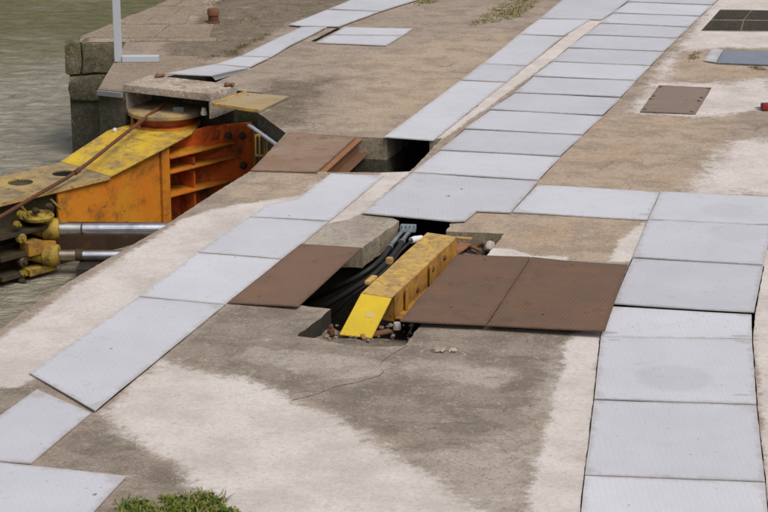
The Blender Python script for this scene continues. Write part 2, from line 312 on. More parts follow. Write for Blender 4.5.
# ------------------------------------------------------------------ mesh helpers
def empty(name, loc): 
    o = bpy.data.objects.new(name, None); COL.objects.link(o); o.location = loc; o.empty_display_size = 0.1
    return o
def tag(o, label=None, cat=None, group=None, kind=None):
    if label: o['label'] = label
    if cat: o['category'] = cat
    if group: o['group'] = group
    if kind: o['kind'] = kind
    return o
def wloc(o):
    v = Vector((0, 0, 0))
    while o is not None: v += o.location; o = o.parent
    return v
def finish(name, bm, mat, parent=None, loc=None, smooth=35):
    """bm is in world metres; the object's origin goes to loc (or its parent's origin)"""
    base = wloc(parent) if parent else Vector((0, 0, 0))
    o_loc = (Vector(loc) - base) if loc is not None else Vector((0, 0, 0))
    bmesh.ops.translate(bm, verts=bm.verts, vec=-(base + o_loc))
    me = bpy.data.meshes.new(name); bm.to_mesh(me); bm.free()
    me.materials.append(mat)
    if smooth:
        me.polygons.foreach_set('use_smooth', [True] * len(me.polygons)); me.set_sharp_from_angle(angle=R(smooth))
    o = bpy.data.objects.new(name, me); COL.objects.link(o)
    o.location = o_loc; o.parent = parent
    return o
def B(): return bmesh.new()
def bev(bm, w=0.004, seg=1, ang=30):
    es = [e for e in bm.edges if len(e.link_faces) == 2 and e.calc_face_angle(0) > R(ang)]
    bmesh.ops.bevel(bm, geom=es, offset=w, segments=seg, profile=0.7, affect='EDGES', clamp_overlap=True)
    return bm
def hexa(bm, low, high):
    """solid between two loops of points of equal count"""
    a = [bm.verts.new(p) for p in low]; b = [bm.verts.new(p) for p in high]; n = len(a)
    bm.faces.new(list(reversed(a))); bm.faces.new(b)
    for i in range(n): bm.faces.new((a[i], a[(i + 1) % n], b[(i + 1) % n], b[i]))
    bmesh.ops.recalc_face_normals(bm, faces=bm.faces)
    return bm
def prism(bm, pts, z0, z1):
    return hexa(bm, [(p[0], p[1], z0) for p in pts], [(p[0], p[1], z1) for p in pts])
def bar(bm, a, b, wd, ht, up=(0, 0, 1)):
    a, b = Vector(a), Vector(b); d = (b - a).normalized(); s = d.cross(Vector(up)).normalized(); u = s.cross(d)
    lp = lambda p: [p - s * wd / 2 - u * ht / 2, p + s * wd / 2 - u * ht / 2, p + s * wd / 2 + u * ht / 2, p - s * wd / 2 + u * ht / 2]
    return hexa(bm, lp(a), lp(b))
def tube(bm, pts, rad, n=12, cap=True):
    pts = [Vector(p) for p in pts]; rads = rad if isinstance(rad, (list, tuple)) else [rad] * len(pts)
    rings = []; prev = None
    for i, p in enumerate(pts):
        d = ((pts[min(i + 1, len(pts) - 1)] - pts[max(i - 1, 0)])).normalized()
        ref = prev if prev is not None else (Vector((0, 0, 1)) if abs(d.z) < 0.9 else Vector((1, 0, 0)))
        s = d.cross(ref).normalized(); u = s.cross(d); prev = u
        rings.append([bm.verts.new(p + (s * math.cos(k * 2 * math.pi / n) + u * math.sin(k * 2 * math.pi / n)) * rads[i]) for k in range(n)])
    for a, b in zip(rings, rings[1:]):
        for k in range(n): bm.faces.new((a[k], a[(k + 1) % n], b[(k + 1) % n], b[k]))
    if cap: bm.faces.new(list(reversed(rings[0]))); bm.faces.new(rings[-1])
    bmesh.ops.recalc_face_normals(bm, faces=bm.faces)
    return bm
def lathe(bm, c, prof, axis=(0, 0, 1), n=32):
    axis = Vector(axis).normalized(); c = Vector(c)
    return tube2(bm, [c + axis * z for r, z in prof], [r for r, z in prof], axis, n)
def tube2(bm, pts, rads, axis, n):
    ref = Vector((0, 0, 1)) if abs(axis.z) < 0.9 else Vector((1, 0, 0))
    s = axis.cross(ref).normalized(); u = s.cross(axis)
    rings = [[bm.verts.new(p + (s * math.cos(k * 2 * math.pi / n) + u * math.sin(k * 2 * math.pi / n)) * max(r, 1e-4)) for k in range(n)] for p, r in zip(pts, rads)]
    for a, b in zip(rings, rings[1:]):
        for k in range(n): bm.faces.new((a[k], a[(k + 1) % n], b[(k + 1) % n], b[k]))
    bm.faces.new(list(reversed(rings[0]))); bm.faces.new(rings[-1])
    bmesh.ops.recalc_face_normals(bm, faces=bm.faces)
    return bm
def smooth_path(pts, k=6):
    P = [Vector(p) for p in pts]; out = []
    for i in range(len(P) - 1):
        p0, p1, p2, p3 = P[max(i - 1, 0)], P[i], P[i + 1], P[min(i + 2, len(P) - 1)]
        for j in range(k):
            t = j / k
            out.append(0.5 * ((2 * p1) + (p2 - p0) * t + (2 * p0 - 5 * p1 + 4 * p2 - p3) * t * t + (3 * p1 - p0 - 3 * p2 + p3) * t ** 3))
    out.append(P[-1]); return out
def inside(poly, P):
    """vectorised point in polygon"""
    x, y = P[:, 0], P[:, 1]; r = np.zeros(len(P), bool); n = len(poly)
    for i in range(n):
        x1, y1 = poly[i][0], poly[i][1]; x2, y2 = poly[(i + 1) % n][0], poly[(i + 1) % n][1]
        if y1 == y2: continue
        r ^= ((y1 > y) != (y2 > y)) & (x < (x2 - x1) * (y - y1) / (y2 - y1) + x1)
    return r
def sdist(poly, P):
    d = np.full(len(P), 1e9); n = len(poly)
    for i in range(n):
        a = np.array(poly[i][:2]); b = np.array(poly[(i + 1) % n][:2]); ab = b - a
        t = np.clip(((P - a) @ ab) / max(ab @ ab, 1e-12), 0, 1)
        d = np.minimum(d, np.linalg.norm(P - a - t[:, None] * ab, axis=1))
    return np.where(inside(poly, P), d, -d)
def subdiv(poly, step, jit=0.0):
    out = []; n = len(poly)
    for i in range(n):
        a = Vector(poly[i][:2]); b = Vector(poly[(i + 1) % n][:2]); k = max(1, int((b - a).length / step))
        nr = Vector((-(b - a).y, (b - a).x)).normalized() if (b - a).length > 0 else Vector((0, 0))
        for j in range(k):
            q = a.lerp(b, j / k)
            if j and jit: q = q + nr * random.uniform(-jit, jit)
            out.append(q)
    return out
def area2(poly): return sum(poly[i][0] * poly[(i + 1) % len(poly)][1] - poly[(i + 1) % len(poly)][0] * poly[i][1] for i in range(len(poly)))
def triangulate(outer, holes, pts):
    """constrained triangulation; returns verts (n,2) and kept triangles"""
    vs, es = [], []
    for lp in [outer] + holes:
        b = len(vs); vs += [Vector((p[0], p[1])) for p in lp]; es += [(b + i, b + (i + 1) % len(lp)) for i in range(len(lp))]
    vs += [Vector((p[0], p[1])) for p in pts]
    v, e, f, *_ = delaunay_2d_cdt(vs, es, [], 0, 1e-5, False)
    V = np.array([(p.x, p.y) for p in v]); F = np.array(f)
    Cn = V[F].mean(1); keep = inside(outer, Cn)
    for hh in holes: keep &= ~inside(hh, Cn)
    return V, F[keep]
def stone_mesh(bm, lo, hi, jit, seg=3):
    """rough quarried block between two corners"""
    bmesh.ops.create_cube(bm, size=1.0)
    lo, hi = Vector(lo), Vector(hi)
    for v in bm.verts: v.co = Vector(((v.co.x + .5) * (hi.x - lo.x) + lo.x, (v.co.y + .5) * (hi.y - lo.y) + lo.y, (v.co.z + .5) * (hi.z - lo.z) + lo.z))
    bmesh.ops.bevel(bm, geom=list(bm.edges), offset=min(0.03, jit * 2), segments=2, profile=0.6, affect='EDGES')
    bmesh.ops.subdivide_edges(bm, edges=[e for e in bm.edges if e.calc_length() > 0.12], cuts=seg, use_grid_fill=True)
    for v in bm.verts:
        q = v.co * 3.1; v.co += Vector((noise.noise(q), noise.noise(q + Vector((9, 1, 4))), noise.noise(q + Vector((3, 7, 2))))) * jit + noise.noise_vector(v.co * 11) * jit * 0.4
    bmesh.ops.recalc_face_normals(bm, faces=bm.faces)
    return bm
def pebble(bm, c, r, flat=0.7):
    k = len(bm.verts); res = bmesh.ops.create_icosphere(bm, subdivisions=2, radius=1.0); seed = Vector((random.random() * 50, random.random() * 50, 0))
    sx, sy = random.uniform(.75, 1.3), random.uniform(.75, 1.3)
    for v in res['verts']:
        q = v.co.copy(); m = 1 + 0.45 * noise.noise(q * 1.3 + seed)
        v.co = Vector((q.x * sx * r * m, q.y * sy * r * m, q.z * r * flat * m)) + Vector(c)
    return bm

# ------------------------------------------------------------------ the setting: lock side, pits, trenches
quay_px = [(0, 330), (24, 311), (80, 275), (120, 252), (158, 230), (190, 209), (213, 194), (251, 170.5), (286, 133), (257, 112), (275.5, 101.8), (276.5, 96.6), (262, 92.8), (150, 82), (124, 91.5), (98, 89), (126, 42), (68, 42), (150, 9), (170, 0)]
quay = [Vector(p[:2]) for p in gl(quay_px)]
outer = [Vector((-11, -9.6))] + quay + [Vector((-0.6, 33.5)), Vector((8.6, 60)), Vector((60, 60)), Vector((60, -9.6))]

main_pit = gl([(297, 336), (318, 338.5), (345, 345), (375, 347), (404, 346), (421, 322.5), (450, 323), (478, 262), (489, 253), (504.5, 233.6), (446, 231.3), (452.5, 222), (468, 206), (402, 198), (381, 213.5), (399, 221), (362.5, 248), (322, 246.5), (282, 302.5), (331, 309)])
back_pit = gl([(306, 171), (340, 136.3), (387, 138), (437, 102), (479, 105), (429.5, 141.3), (442, 137.5), (410, 171.3), (384, 172.4), (334, 172.3)])
slot_pit = gl([(310.5, 41.3), (336.5, 28.2), (341, 28.4), (315, 41.7)])
crack = [(292, 400.3), (304, 397.6), (320, 393), (336, 386.5), (358, 382), (379, 376), (383.5, 372), (379.5, 364), (390, 355.5), (407, 345.8)]
crack_lp = gl([(x - .14, y - .14) for x, y in crack] + [(x + .2, y + .2) for x, y in crack[::-1]])

# cover plate corners as measured; each trench under a run of plates is a hole in the ground sheet
C_left = [(362.5, 212.7), (412.5, 172.6), (440.4, 150.4), (465, 129.2), (490, 110), (514.6, 93), (533.4, 76.2), (552, 61.6), (568, 48), (584.6, 35), (600, 23.4), (613, 13), (628, 2), (640, -8)]
C_right = [(510.5, 212.6), (538.2, 180.8), (560, 156.6), (582.5, 135.2), (602.5, 115.8), (620.5, 97.5), (636, 80.7), (650.4, 65.8), (664, 51.5), (677.5, 38.2), (689, 27), (700, 16.2), (712, 5), (724, -6)]
R_left = [(661, 191.6), (648.3, 219.6), (633, 258.4), (613.7, 305), (600.8, 336.6), (594.3, 400.3), (585, 476.3), (577, 548)]
R_right = [(786, 197.5), (773, 225.5), (763.2, 266), (754.2, 313.5), (752, 339.6), (756.4, 405.5), (765, 483), (772, 556)]
trench_c = gl([(395, 188)] + [(x - 1.2, y) for x, y in C_left[1:]] + [(x + 1.3, y) for x, y in C_right[::-1][:-1]] + [(519, 201)])
trench_c = gl([(418, 169.5)] + [(x - .7, y) for x, y in C_left[2:]] + [(x + .8, y) for x, y in C_right[::-1][:-2]] + [(541, 178.5), (536, 182), (470, 176)])
trench_r = gl([(x - 1.1, y) for x, y in R_left[2:]] + [(x + 1.1, y) for x, y in R_right[2:][::-1]])
trench_l = gl([(38, 373.5), (144, 297.6), (203, 254.2), (258, 218.6), (324, 222.2), (281.5, 260.6), (225, 305.6), (96, 411.8)])
holes = [main_pit, back_pit, slot_pit, crack_lp, trench_c, trench_r, trench_l]
pivot_pit = gl([(160, 78.5), (214, 83), (243, 70.5), (205, 66.5)])
def prep(lp, j=0.008, step=0.07):
    q = [Vector(p[:2]) for p in lp]
    if area2(q) < 0: q.reverse()
    return subdiv(q, step, j)
HO = [prep(main_pit, .012), prep(back_pit, .009), prep(slot_pit, .004), prep(crack_lp, .002, .02), prep(trench_c, .002, .06), prep(trench_r, .003, .06), prep(trench_l, .003), prep(pivot_pit, .004)]
def subdiv_open(path, step, jit):
    out = []
    for a, b in zip(path, path[1:]):
        k = max(1, int((b - a).length / step)); nr = Vector((-(b - a).y, (b - a).x)).normalized()
        out += [a.lerp(b, j / k) + (nr * random.uniform(-jit, jit) if j else Vector((0, 0))) for j in range(k)]
    return out + [path[-1]]
OUT = outer[:1] + subdiv_open(quay, 0.05, 0.004) + outer[1 + len(quay):]
# points of the sheet: fine where the photograph looks
pts = []
y = 10.0
while y < 31.5:
    st = 0.055 if y < 20 else 0.075
    half = (y * 0.205) + 0.5
    for x in np.arange(-half - 0.5, half + 0.5, st): pts.append((x + random.uniform(-.3, .3) * st, y + random.uniform(-.3, .3) * st))
    y += st
for x in np.arange(-10, 58, 2.5):
    for yy in np.arange(-8, 59, 2.5): pts.append((x + .13, yy + .11))
PA = np.array(pts); keep = inside(OUT, PA) & (sdist(quay + [outer[-4], outer[-3], outer[-2], outer[-1], outer[0]], PA) > 0.03)
for hh in HO:
    bb = np.array([tuple(p) for p in hh]); near = (PA[:, 0] > bb[:, 0].min() - .1) & (PA[:, 0] < bb[:, 0].max() + .1) & (PA[:, 1] > bb[:, 1].min() - .1) & (PA[:, 1] < bb[:, 1].max() + .1)
    idx = np.nonzero(near & keep)[0]; keep[idx] &= sdist(hh, PA[idx]) < -0.012
V, Fc = triangulate(OUT, HO, PA[keep])
me = bpy.data.meshes.new('ground'); me.from_pydata([(a, b, 0.0) for a, b in V], [], [tuple(int(i) for i in f) for f in Fc]); me.update()
if me.polygons[0].normal.z < 0: me.flip_normals()
ground = bpy.data.objects.new('ground', me); COL.objects.link(ground); tag(ground, kind='structure'); me.materials.append(M['ground'])
def put_field(name, polys):
    val = np.full(len(V), -1.0)
    for pp, feather, *cap in polys:
        q = [tuple(p[:2]) for p in gl(pp)]
        val = np.maximum(val, np.clip(sdist(q, V) / feather, -1.2, cap[0] if cap else 1.2))
    at = me.attributes.new(name, 'FLOAT', 'POINT'); at.data.foreach_set('value', val.astype(np.float32))
put_field('pale', [
    ([(-80, 342), (0, 338), (80, 283), (160, 234), (182, 219), (215, 209), (246, 203), (300, 196), (330, 170), (300, 205), (252, 222), (140, 302), (34, 380), (20, 386), (-80, 392)], .10),
    ([(160, 362), (200, 368), (262, 384), (310, 406), (355, 430), (410, 464), (460, 496), (490, 530), (240, 540), (215, 500), (185, 470), (140, 442), (112, 424), (99, 410)], .24, 1.1),
    ([(570, 334), (603, 330), (585, 540), (524, 540), (532, 480), (545, 430), (556, 390)], .10),
    ([(380, 470), (450, 470), (528, 465), (528, 540), (440, 540)], .4, -.45),
    ([(382, 172), (412, 171), (364, 212), (352, 219), (322, 224), (374, 183)], .06),
    ([(430, 140), (443, 139), (620, 12), (595, 14), (555, 44), (514, 76)], .05),
    ([(756, 250), (800, 250), (800, 540), (771, 540), (760, 410), (752, 320)], .08),
    ([(655, 75), (690, 35), (720, -10), (800, -10), (800, 47), (715, 48), (676, 52), (664, 85)], .3, .5),
    ([(632, 112), (656, 82), (720, 84), (768, 78), (780, 108), (745, 112), (700, 117)], .3, .35),
    ([(690, 192), (705, 168), (733, 142), (790, 139), (790, 196)], .45, .45),
    ([(608, 263), (620, 240), (650, 218), (634, 262)], .07),
    ([(462, 265), (492, 248), (512, 249), (540, 258)], .05),
    ([(545, 255), (570, 257), (565, 264), (530, 262)], .03)])
put_field('grey', [
    ([(165, 359), (230, 305), (330, 308), (300, 337), (345, 346), (405, 347), (420, 322), (575, 332), (560, 395), (540, 420), (500, 448), (440, 458), (360, 428), (310, 404), (262, 382)], .16),
    ([(-40, 392), (20, 388), (38, 388), (0, 418), (-40, 440)], .10),
    ([(98, 412), (30, 464), (128, 476), (90, 520), (190, 540), (215, 505), (170, 465)], .22)])
put_field('tan', [
    ([(525, 182), (600, 118), (640, 112), (700, 120), (738, 112), (728, 145), (690, 192), (660, 194)], .2),
    ([(440, 232), (478, 212), (650, 219), (608, 262), (500, 254)], .12),
    ([(655, 70), (700, 47), (715, 60), (768, 66), (768, 76), (655, 84)], .2),
    ([(400, 130), (330, 130), (360, 60), (480, 30), (520, 40)], .6),
    ([(230, 195), (255, 172), (330, 173), (296, 198), (240, 202)], .15)])
put_field('gravel', [
    ([(185, 30), (230, -10), (420, -10), (330, 10), (285, 25), (240, 55), (190, 62), (160, 50)], .25),
    ([(240, 125), (256, 95), (280, 80), (330, 80), (300, 125)], .5)])
put_field('light', [
    ([(302, 245), (331, 218), (395, 219), (400, 222), (362, 249)], .06),
    ([(234, 358), (250, 346), (395, 362), (380, 374), (330, 380)], .10),
    ([(405, 358), (520, 372), (500, 388), (400, 376)], .14),
    ([(400, 455), (470, 448), (540, 420), (532, 540), (500, 540)], .3),
    ([(560, 345), (575, 334), (550, 410), (520, 430)], .2)])

def wallring(bm, loop, z0, z1, zf=None):
    n = len(loop)
    rows = [z0, (z0 + z1) / 2, z1]
    vr_ = [[bm.verts.new((p[0], p[1], z)) for p in loop] for z in rows]
    for a, b in zip(vr_, vr_[1:]):
        for i in range(n): bm.faces.new((a[i], a[(i + 1) % n], b[(i + 1) % n], b[i]))
def sheet(bm, loop, z):
    f = bm.faces.new([bm.verts.new((p[0], p[1], z)) for p in loop]); bmesh.ops.triangulate(bm, faces=[f])
def struct(name, bm, mat): return tag(finish(name, bm, mat, smooth=None), kind='structure')
# slab edges round the main opening, and a wider chamber beneath it
bm = B(); wallring(bm, HO[0], 0, -.17)
wa, wb = Vector(g(297, 336)[:2]), Vector(g(331, 309)[:2]); wd_ = (wb - wa).normalized()
for f in bm.faces:                                  # the step beside the beam's nose is black with oil
    q = f.calc_center_median().to_2d() - wa
    f.material_index = 1 if -.05 < q.dot(wd_) < (wb - wa).length + .02 and abs(q.cross(wd_)) < .05 else 0
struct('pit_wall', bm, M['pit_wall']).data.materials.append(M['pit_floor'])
cen = sum((Vector(p) for p in HO[0]), Vector((0, 0))) / len(HO[0])
hull = [cen + (Vector(p) - cen) * 1.28 for p in prep(main_pit, 0, 10)]
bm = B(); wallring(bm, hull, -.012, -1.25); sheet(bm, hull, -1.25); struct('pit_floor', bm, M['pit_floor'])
bm = B(); wallring(bm, HO[1], 0, -.22); struct('pit_wall', bm, M['pit_wall'])
bm = B(); wallring(bm, HO[1], -.22, -1.1); sheet(bm, HO[1], -1.1)
struct('pit_floor', bm, M['mossy_wall'])
bm = B()
for k, dz in ((2, -.12), (3, -.005)):
    wallring(bm, HO[k], 0, dz); sheet(bm, HO[k], dz)
for k in (4, 5, 6, 7): wallring(bm, HO[k], 0, -.35); sheet(bm, HO[k], -.35)
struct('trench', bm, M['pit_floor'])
# shallow ledges inside the main opening
bm = B()
fl = gl([(297, 351), (330, 325), (346, 331), (421, 339), (404, 362), (345, 361), (318, 354)], 0)
# floor under the nose of the arm, sloping up to the front lip
low = gl([(299, 337), (331, 312.5)], -.0); 
A_ = [g(298, 335.6), g(331, 309.6), g(350, 318), g(421, 322.8), g(404, 345.8), g(375, 346.6), g(345, 344.6), g(318, 338.2)]
zz = [-.13, -.13, -.15, -.15, -.03, -.02, -.03, -.10]
fl = bm.faces.new([bm.verts.new((p.x, p.y, z)) for p, z in zip(A_, zz)]); bmesh.ops.triangulate(bm, faces=[fl])
bmesh.ops.subdivide_edges(bm, edges=bm.edges, cuts=5, use_grid_fill=True)
bmesh.ops.triangulate(bm, faces=bm.faces)
for v in bm.verts: v.co.z += noise.noise(v.co * 9) * .014
E_ = gl([(446, 231.5), (504, 233.8), (489, 253), (478, 263), (440, 290), (425, 300), (436, 250)])
f2 = bm.faces.new([bm.verts.new((p.x, p.y, -.15)) for p in E_]); r = bmesh.ops.triangulate(bm, faces=[f2])
struct('pit_ledge', bm, M['rubble'])
# drop wall of the front ledge
bm = B(); a, b, c_ = A_[1], A_[2], A_[3]
for p, q in ((a, b), (b, c_)): bm.faces.new([bm.verts.new(v) for v in ((p.x, p.y, -.13), (q.x, q.y, -.15), (q.x, q.y, -1.2), (p.x, p.y, -1.2))])
struct('pit_wall', bm, M['pit_floor'])

# outer face of the lock side
bm = B()
lp = OUT; rows = [0, -.12, -.35, -.7, -1.1, -1.6, -2.4]
vr_ = [[bm.verts.new((p[0], p[1], z)) for p in lp] for z in rows]
for ia, (a, b) in enumerate(zip(vr_, vr_[1:])):
    for i in range(len(lp)): bm.faces.new((a[i], a[(i + 1) % len(lp)], b[(i + 1) % len(lp)], b[i]))
for row, z in zip(vr_[1:], rows[1:]):
    for v in row: v.co += Vector((noise.noise(v.co * 4), noise.noise(v.co * 4 + Vector((5, 5, 5))), 0)) * .012
bmesh.ops.recalc_face_normals(bm, faces=bm.faces)
quay_wall = struct('quay_wall', bm, M['mossy_wall'])
# stone courses of the pier head
px0, px1, py0 = -3.80, -3.045, 24.57
zt = [(-.004, -.37), (-.385, -.72), (-.735, -1.10), (-1.115, -1.6)]
for i, (z1, z0) in enumerate(zt):
    ins = (0, .02, .12, .12)[i]; cut = px0 + (.20, .78, .42, .3)[i]
    for xa, xb in ((px0 + ins + (.03 if i == 1 else 0), cut - .004), (cut + .004, px1)):
        if xb - xa < .05: continue
        bm = B(); stone_mesh(bm, (xa, py0 - .07 + ins, z0), (xb, py0 + .25, z1), .036); finish('stone_block', bm, M['dark_stone'], quay_wall)
# dark buttress below the near edge
bm = B(); q = g(82, 268, -.25); q2 = g(118, 249, -.25)
e0, e1 = g(80, 275), g(124, 250)
# coping along the pier and paving stones behind it
rows_px = [(-8, 6.6), (7.0, 15.0), (15.6, 25.0), (25.7, 38.2), (39.0, 55.0)]
right_px = [(205, 0, 7), (204, 7, 15), (188, 15, 25), (212, 25, 38), (214, 39, 55)]
paving = tag(empty('paving', g(150, 25)), kind='structure')
def quay_x(yw):
    a, b = Vector(g(68, 42)[:2]), Vector(g(170, 0)[:2])
    return a.x + (yw - a.y) * (b.x - a.x) / (b.y - a.y)
for i, (ya, yb) in enumerate(rows_px):
    Ya, Yb = g(0, yb).y + .006, g(0, ya).y - .006
    xr = g(right_px[i][0], (ya + yb) / 2).x
    def xl(yy): return max(quay_x(yy), -9) if yy > 24.6 else g(124 - (42 - 42) * 0, 45).x
    if yb > 50: 
        lft = lambda yy: -3.06 + .03
        Yb2 = Yb
    else: lft = lambda yy: quay_x(yy) + .01
    if Ya < 24.57 < Yb: Ya_l = 24.58
    else: Ya_l = Ya
    x0 = lft(Ya_l); cuts = [0, .43 + .1 * (i % 2), 1] if i % 2 == 0 else [0, .58, 1]
    for k in range(len(cuts) - 1):
        la = lambda yy: lft(yy) + (xr - lft(yy)) * cuts[k]; lb = lambda yy: lft(yy) + (xr - lft(yy)) * cuts[k + 1]
        j = random.uniform(-.02, .02)
        base = [(la(Ya_l) + .008, Ya_l), (lb(Ya_l) - .008, Ya_l + j), (lb(Yb) - .008, Yb), (la(Yb) + .008, Yb)]
        zt_ = .012 + random.uniform(0, .012)
        loop = subdiv(base, .15, .006)
        bm = B(); prism(bm, loop, -.05, zt_); bmesh.ops.triangulate(bm, faces=[f for f in bm.faces if len(f.verts) > 4])
        bev(bm, .006, 1, 50); finish('paving_stone', bm, M['paving'], paving)
# big worn slabs at the gate recess
slabs = [[(99, 88.2), (114.5, 65), (180, 67), (158, 77), (124, 84.5), (123.5, 90.6)], [(115.5, 64.2), (126, 56.2), (196, 56.5), (206, 61), (190, 66.2)]]
for q in slabs:
    bm = B(); prism(bm, subdiv([p[:2] for p in gl(q)], .15, .006), -.10, .010); bmesh.ops.triangulate(bm, faces=[f for f in bm.faces if len(f.verts) > 4])
    finish('paving_stone', bev(bm, .006, 1, 50), M['paving'], paving)
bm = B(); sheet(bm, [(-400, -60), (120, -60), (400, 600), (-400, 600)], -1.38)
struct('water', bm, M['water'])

# ------------------------------------------------------------------ cover plates
def plate(pts, label, mat, z=0.003, th=0.009, name='steel_plate', cat='steel plate', group=None, holes=(), sag=0.0025, jit=0.0015, step=0.12, parent=None, gap=0.0):
    zs = z if isinstance(z, (list, tuple)) else [z] * len(pts); P = [g(a, b, zi + th) for (a, b), zi in zip(pts, zs)]
    q = [Vector(p[:2]) for p in P]
    A = np.array([[1, p.x, p.y, p.x * p.y] if len(q) >= 4 else [1, p.x, p.y, 0] for p in q])
    cf, *_ = np.linalg.lstsq(A, np.array(zs, float), rcond=None)
    if area2(q) < 0: q.reverse()
    if gap:
        cc = sum(q, Vector((0, 0))) / len(q)
        q = [p + (cc - p).normalized() * gap for p in q]
    lp = subdiv(q, step, jit)
    hl = []
    for hx, hy, hr in holes:
        hc = g(hx, hy); hl.append([Vector((hc.x + math.cos(k * math.pi / 5) * hr, hc.y + math.sin(k * math.pi / 5) * hr)) for k in range(10)])
    xs = [p.x for p in q]; ys = [p.y for p in q]
    gr = [(x + random.uniform(-.02, .02), yy + random.uniform(-.02, .02)) for x in np.arange(min(xs), max(xs), step) for yy in np.arange(min(ys), max(ys), step)]
    if gr:
        ga = np.array(gr); k = sdist(lp, ga) > 0.03
        for hh in hl: k &= sdist(hh, ga) < -0.02
        gr = ga[k]
    Vp, Fp = triangulate(lp, hl, gr)
    ph = [random.uniform(0, 6.28) for _ in range(4)]
    def zz(x, yy):
        return cf[0] + cf[1] * x + cf[2] * yy + cf[3] * x * yy + sag * (math.sin(x * 3.1 + ph[0]) * math.sin(yy * 2.6 + ph[1]) + .6 * math.sin(x * 6 + yy * 5 + ph[2])) * .7 + sag * .6
    bm = B(); top = [bm.verts.new((x, yy, zz(x, yy) + th)) for x, yy in Vp]; bot = [bm.verts.new((x, yy, zz(x, yy))) for x, yy in Vp]
    from collections import Counter
    ec = Counter()
    for f in Fp:
        a, b, c3 = (int(i) for i in f)
        bm.faces.new((top[a], top[b], top[c3])); bm.faces.new((bot[c3], bot[b], bot[a]))
        for e in ((a, b), (b, c3), (c3, a)): ec[tuple(sorted(e))] += 1
    for (a, b), n in ec.items():
        if n == 1: bm.faces.new((top[a], top[b], bot[b], bot[a]))
    bmesh.ops.recalc_face_normals(bm, faces=bm.faces)
    cc = sum(P, Vector((0, 0, 0))) / len(P)
    o = finish(name, bm, mat, parent, loc=(cc.x, cc.y, float(np.mean(zs))))
    co = np.array([(q_.co.x + cc.x, q_.co.y + cc.y) for q_ in o.data.vertices]); ev = np.clip(1 - np.abs(sdist(lp, co)) / .16, 0, 1)
    o.data.attributes.new('edge', 'FLOAT', 'POINT').data.foreach_set('value', ev.astype(np.float32))
    if label: tag(o, label, cat, group)
    return o
GP = 'pale steel cover plates along the lock trenches'
def disc_bolt(parent, px, py, z, r=.018, mat='grey_steel', h=.008):
    bm = B(); c0 = g(px, py, z); lathe(bm, c0, [(r, 0), (r, h * .6), (r * .7, h)], n=10); return finish('bolt', bm, M[mat], parent)

# centre run, from the pit to the top of the photo
names_c = ['widest pale steel plate jutting over the pit, with two lifting holes',
  'pale steel plate directly behind the plate with two holes', 'second pale plate behind the two-hole plate, right of the dark shaft',
  'third pale plate behind the two-hole plate in the centre run', 'fourth pale plate behind the two-hole plate in the centre run',
  'centre-run pale plate just nearer than the one with a dark spot',
  'centre-run pale plate with a single dark spot left of its middle', 'centre-run pale plate just beyond the one with a dark spot',
  'second centre-run pale plate beyond the one with a dark spot', 'third centre-run pale plate beyond the one with a dark spot',
  'far centre-run pale plate behind the end of the mortar strip', 'next to last pale plate at the far end of the centre run', 'last pale plate of the centre run, cut by the top edge']
spots_c = {0: [(448, 198, .021), (461.2, 191, .018)], 6: [(566.5, 84.3, .022)], 7: [(606, 67, .012)]}
for i in range(13):
    if i == 0:
        pp = [(362.5, 212.7), (412.5, 172.8), (538, 181.2), (510.5, 212.6), (477, 211), (465, 220.6), (452, 221.2)]
        plate(pp, names_c[0], M['plate_marked'], [.014, .006, .006, .006, .006, .012, .014], .010, group=GP, holes=spots_c[0], sag=.003)
        continue
    a0, a1, b0, b1 = C_left[i], C_left[i + 1], C_right[i], C_right[i + 1]
    e = 0.85 if i < 6 else .6
    pp = [(a0[0], a0[1] - e), (a1[0], a1[1] + e * .4), (b1[0], b1[1] + e * .4), (b0[0], b0[1] - e)]
    plate(pp, names_c[i], M['plate_marked'] if i == 1 else M['plate'], .002 + random.uniform(0, .004), group=GP, holes=spots_c.get(i, ()), sag=.003)
# run left of the mortar strip
U = [[(384, 136.9), (460, 80.5), (505, 82.5), (433, 140.4)], [(461, 79.8), (481.5, 64), (526, 66), (506.5, 81.8)], [(482.5, 63.4), (518.5, 34.8), (562.5, 36.4), (527, 65.4)],
     [(519.5, 33.8), (539.5, 18.8), (590, 19.6), (563.5, 35.6)], [(540.5, 18), (557, 4), (577, -12), (640, -9), (612.5, 12.5), (601, 19.6)]]
UN = ['pale steel plate whose near edge overhangs the dark shaft', 'short pale plate second from the dark shaft, beside the mortar strip', 'long pale plate third from the dark shaft with a raised dark far edge',
      'pale plate between the raised dark edge and the broad top plate', 'broad pale plate at the top edge joining both plate runs']
for i, q in enumerate(U):
    plate(q, UN[i], M['plate'], [.012, .004, .004, .010] if i == 0 else .004 if i != 2 else [.004, .012, .022, .004], group=GP, sag=.003)
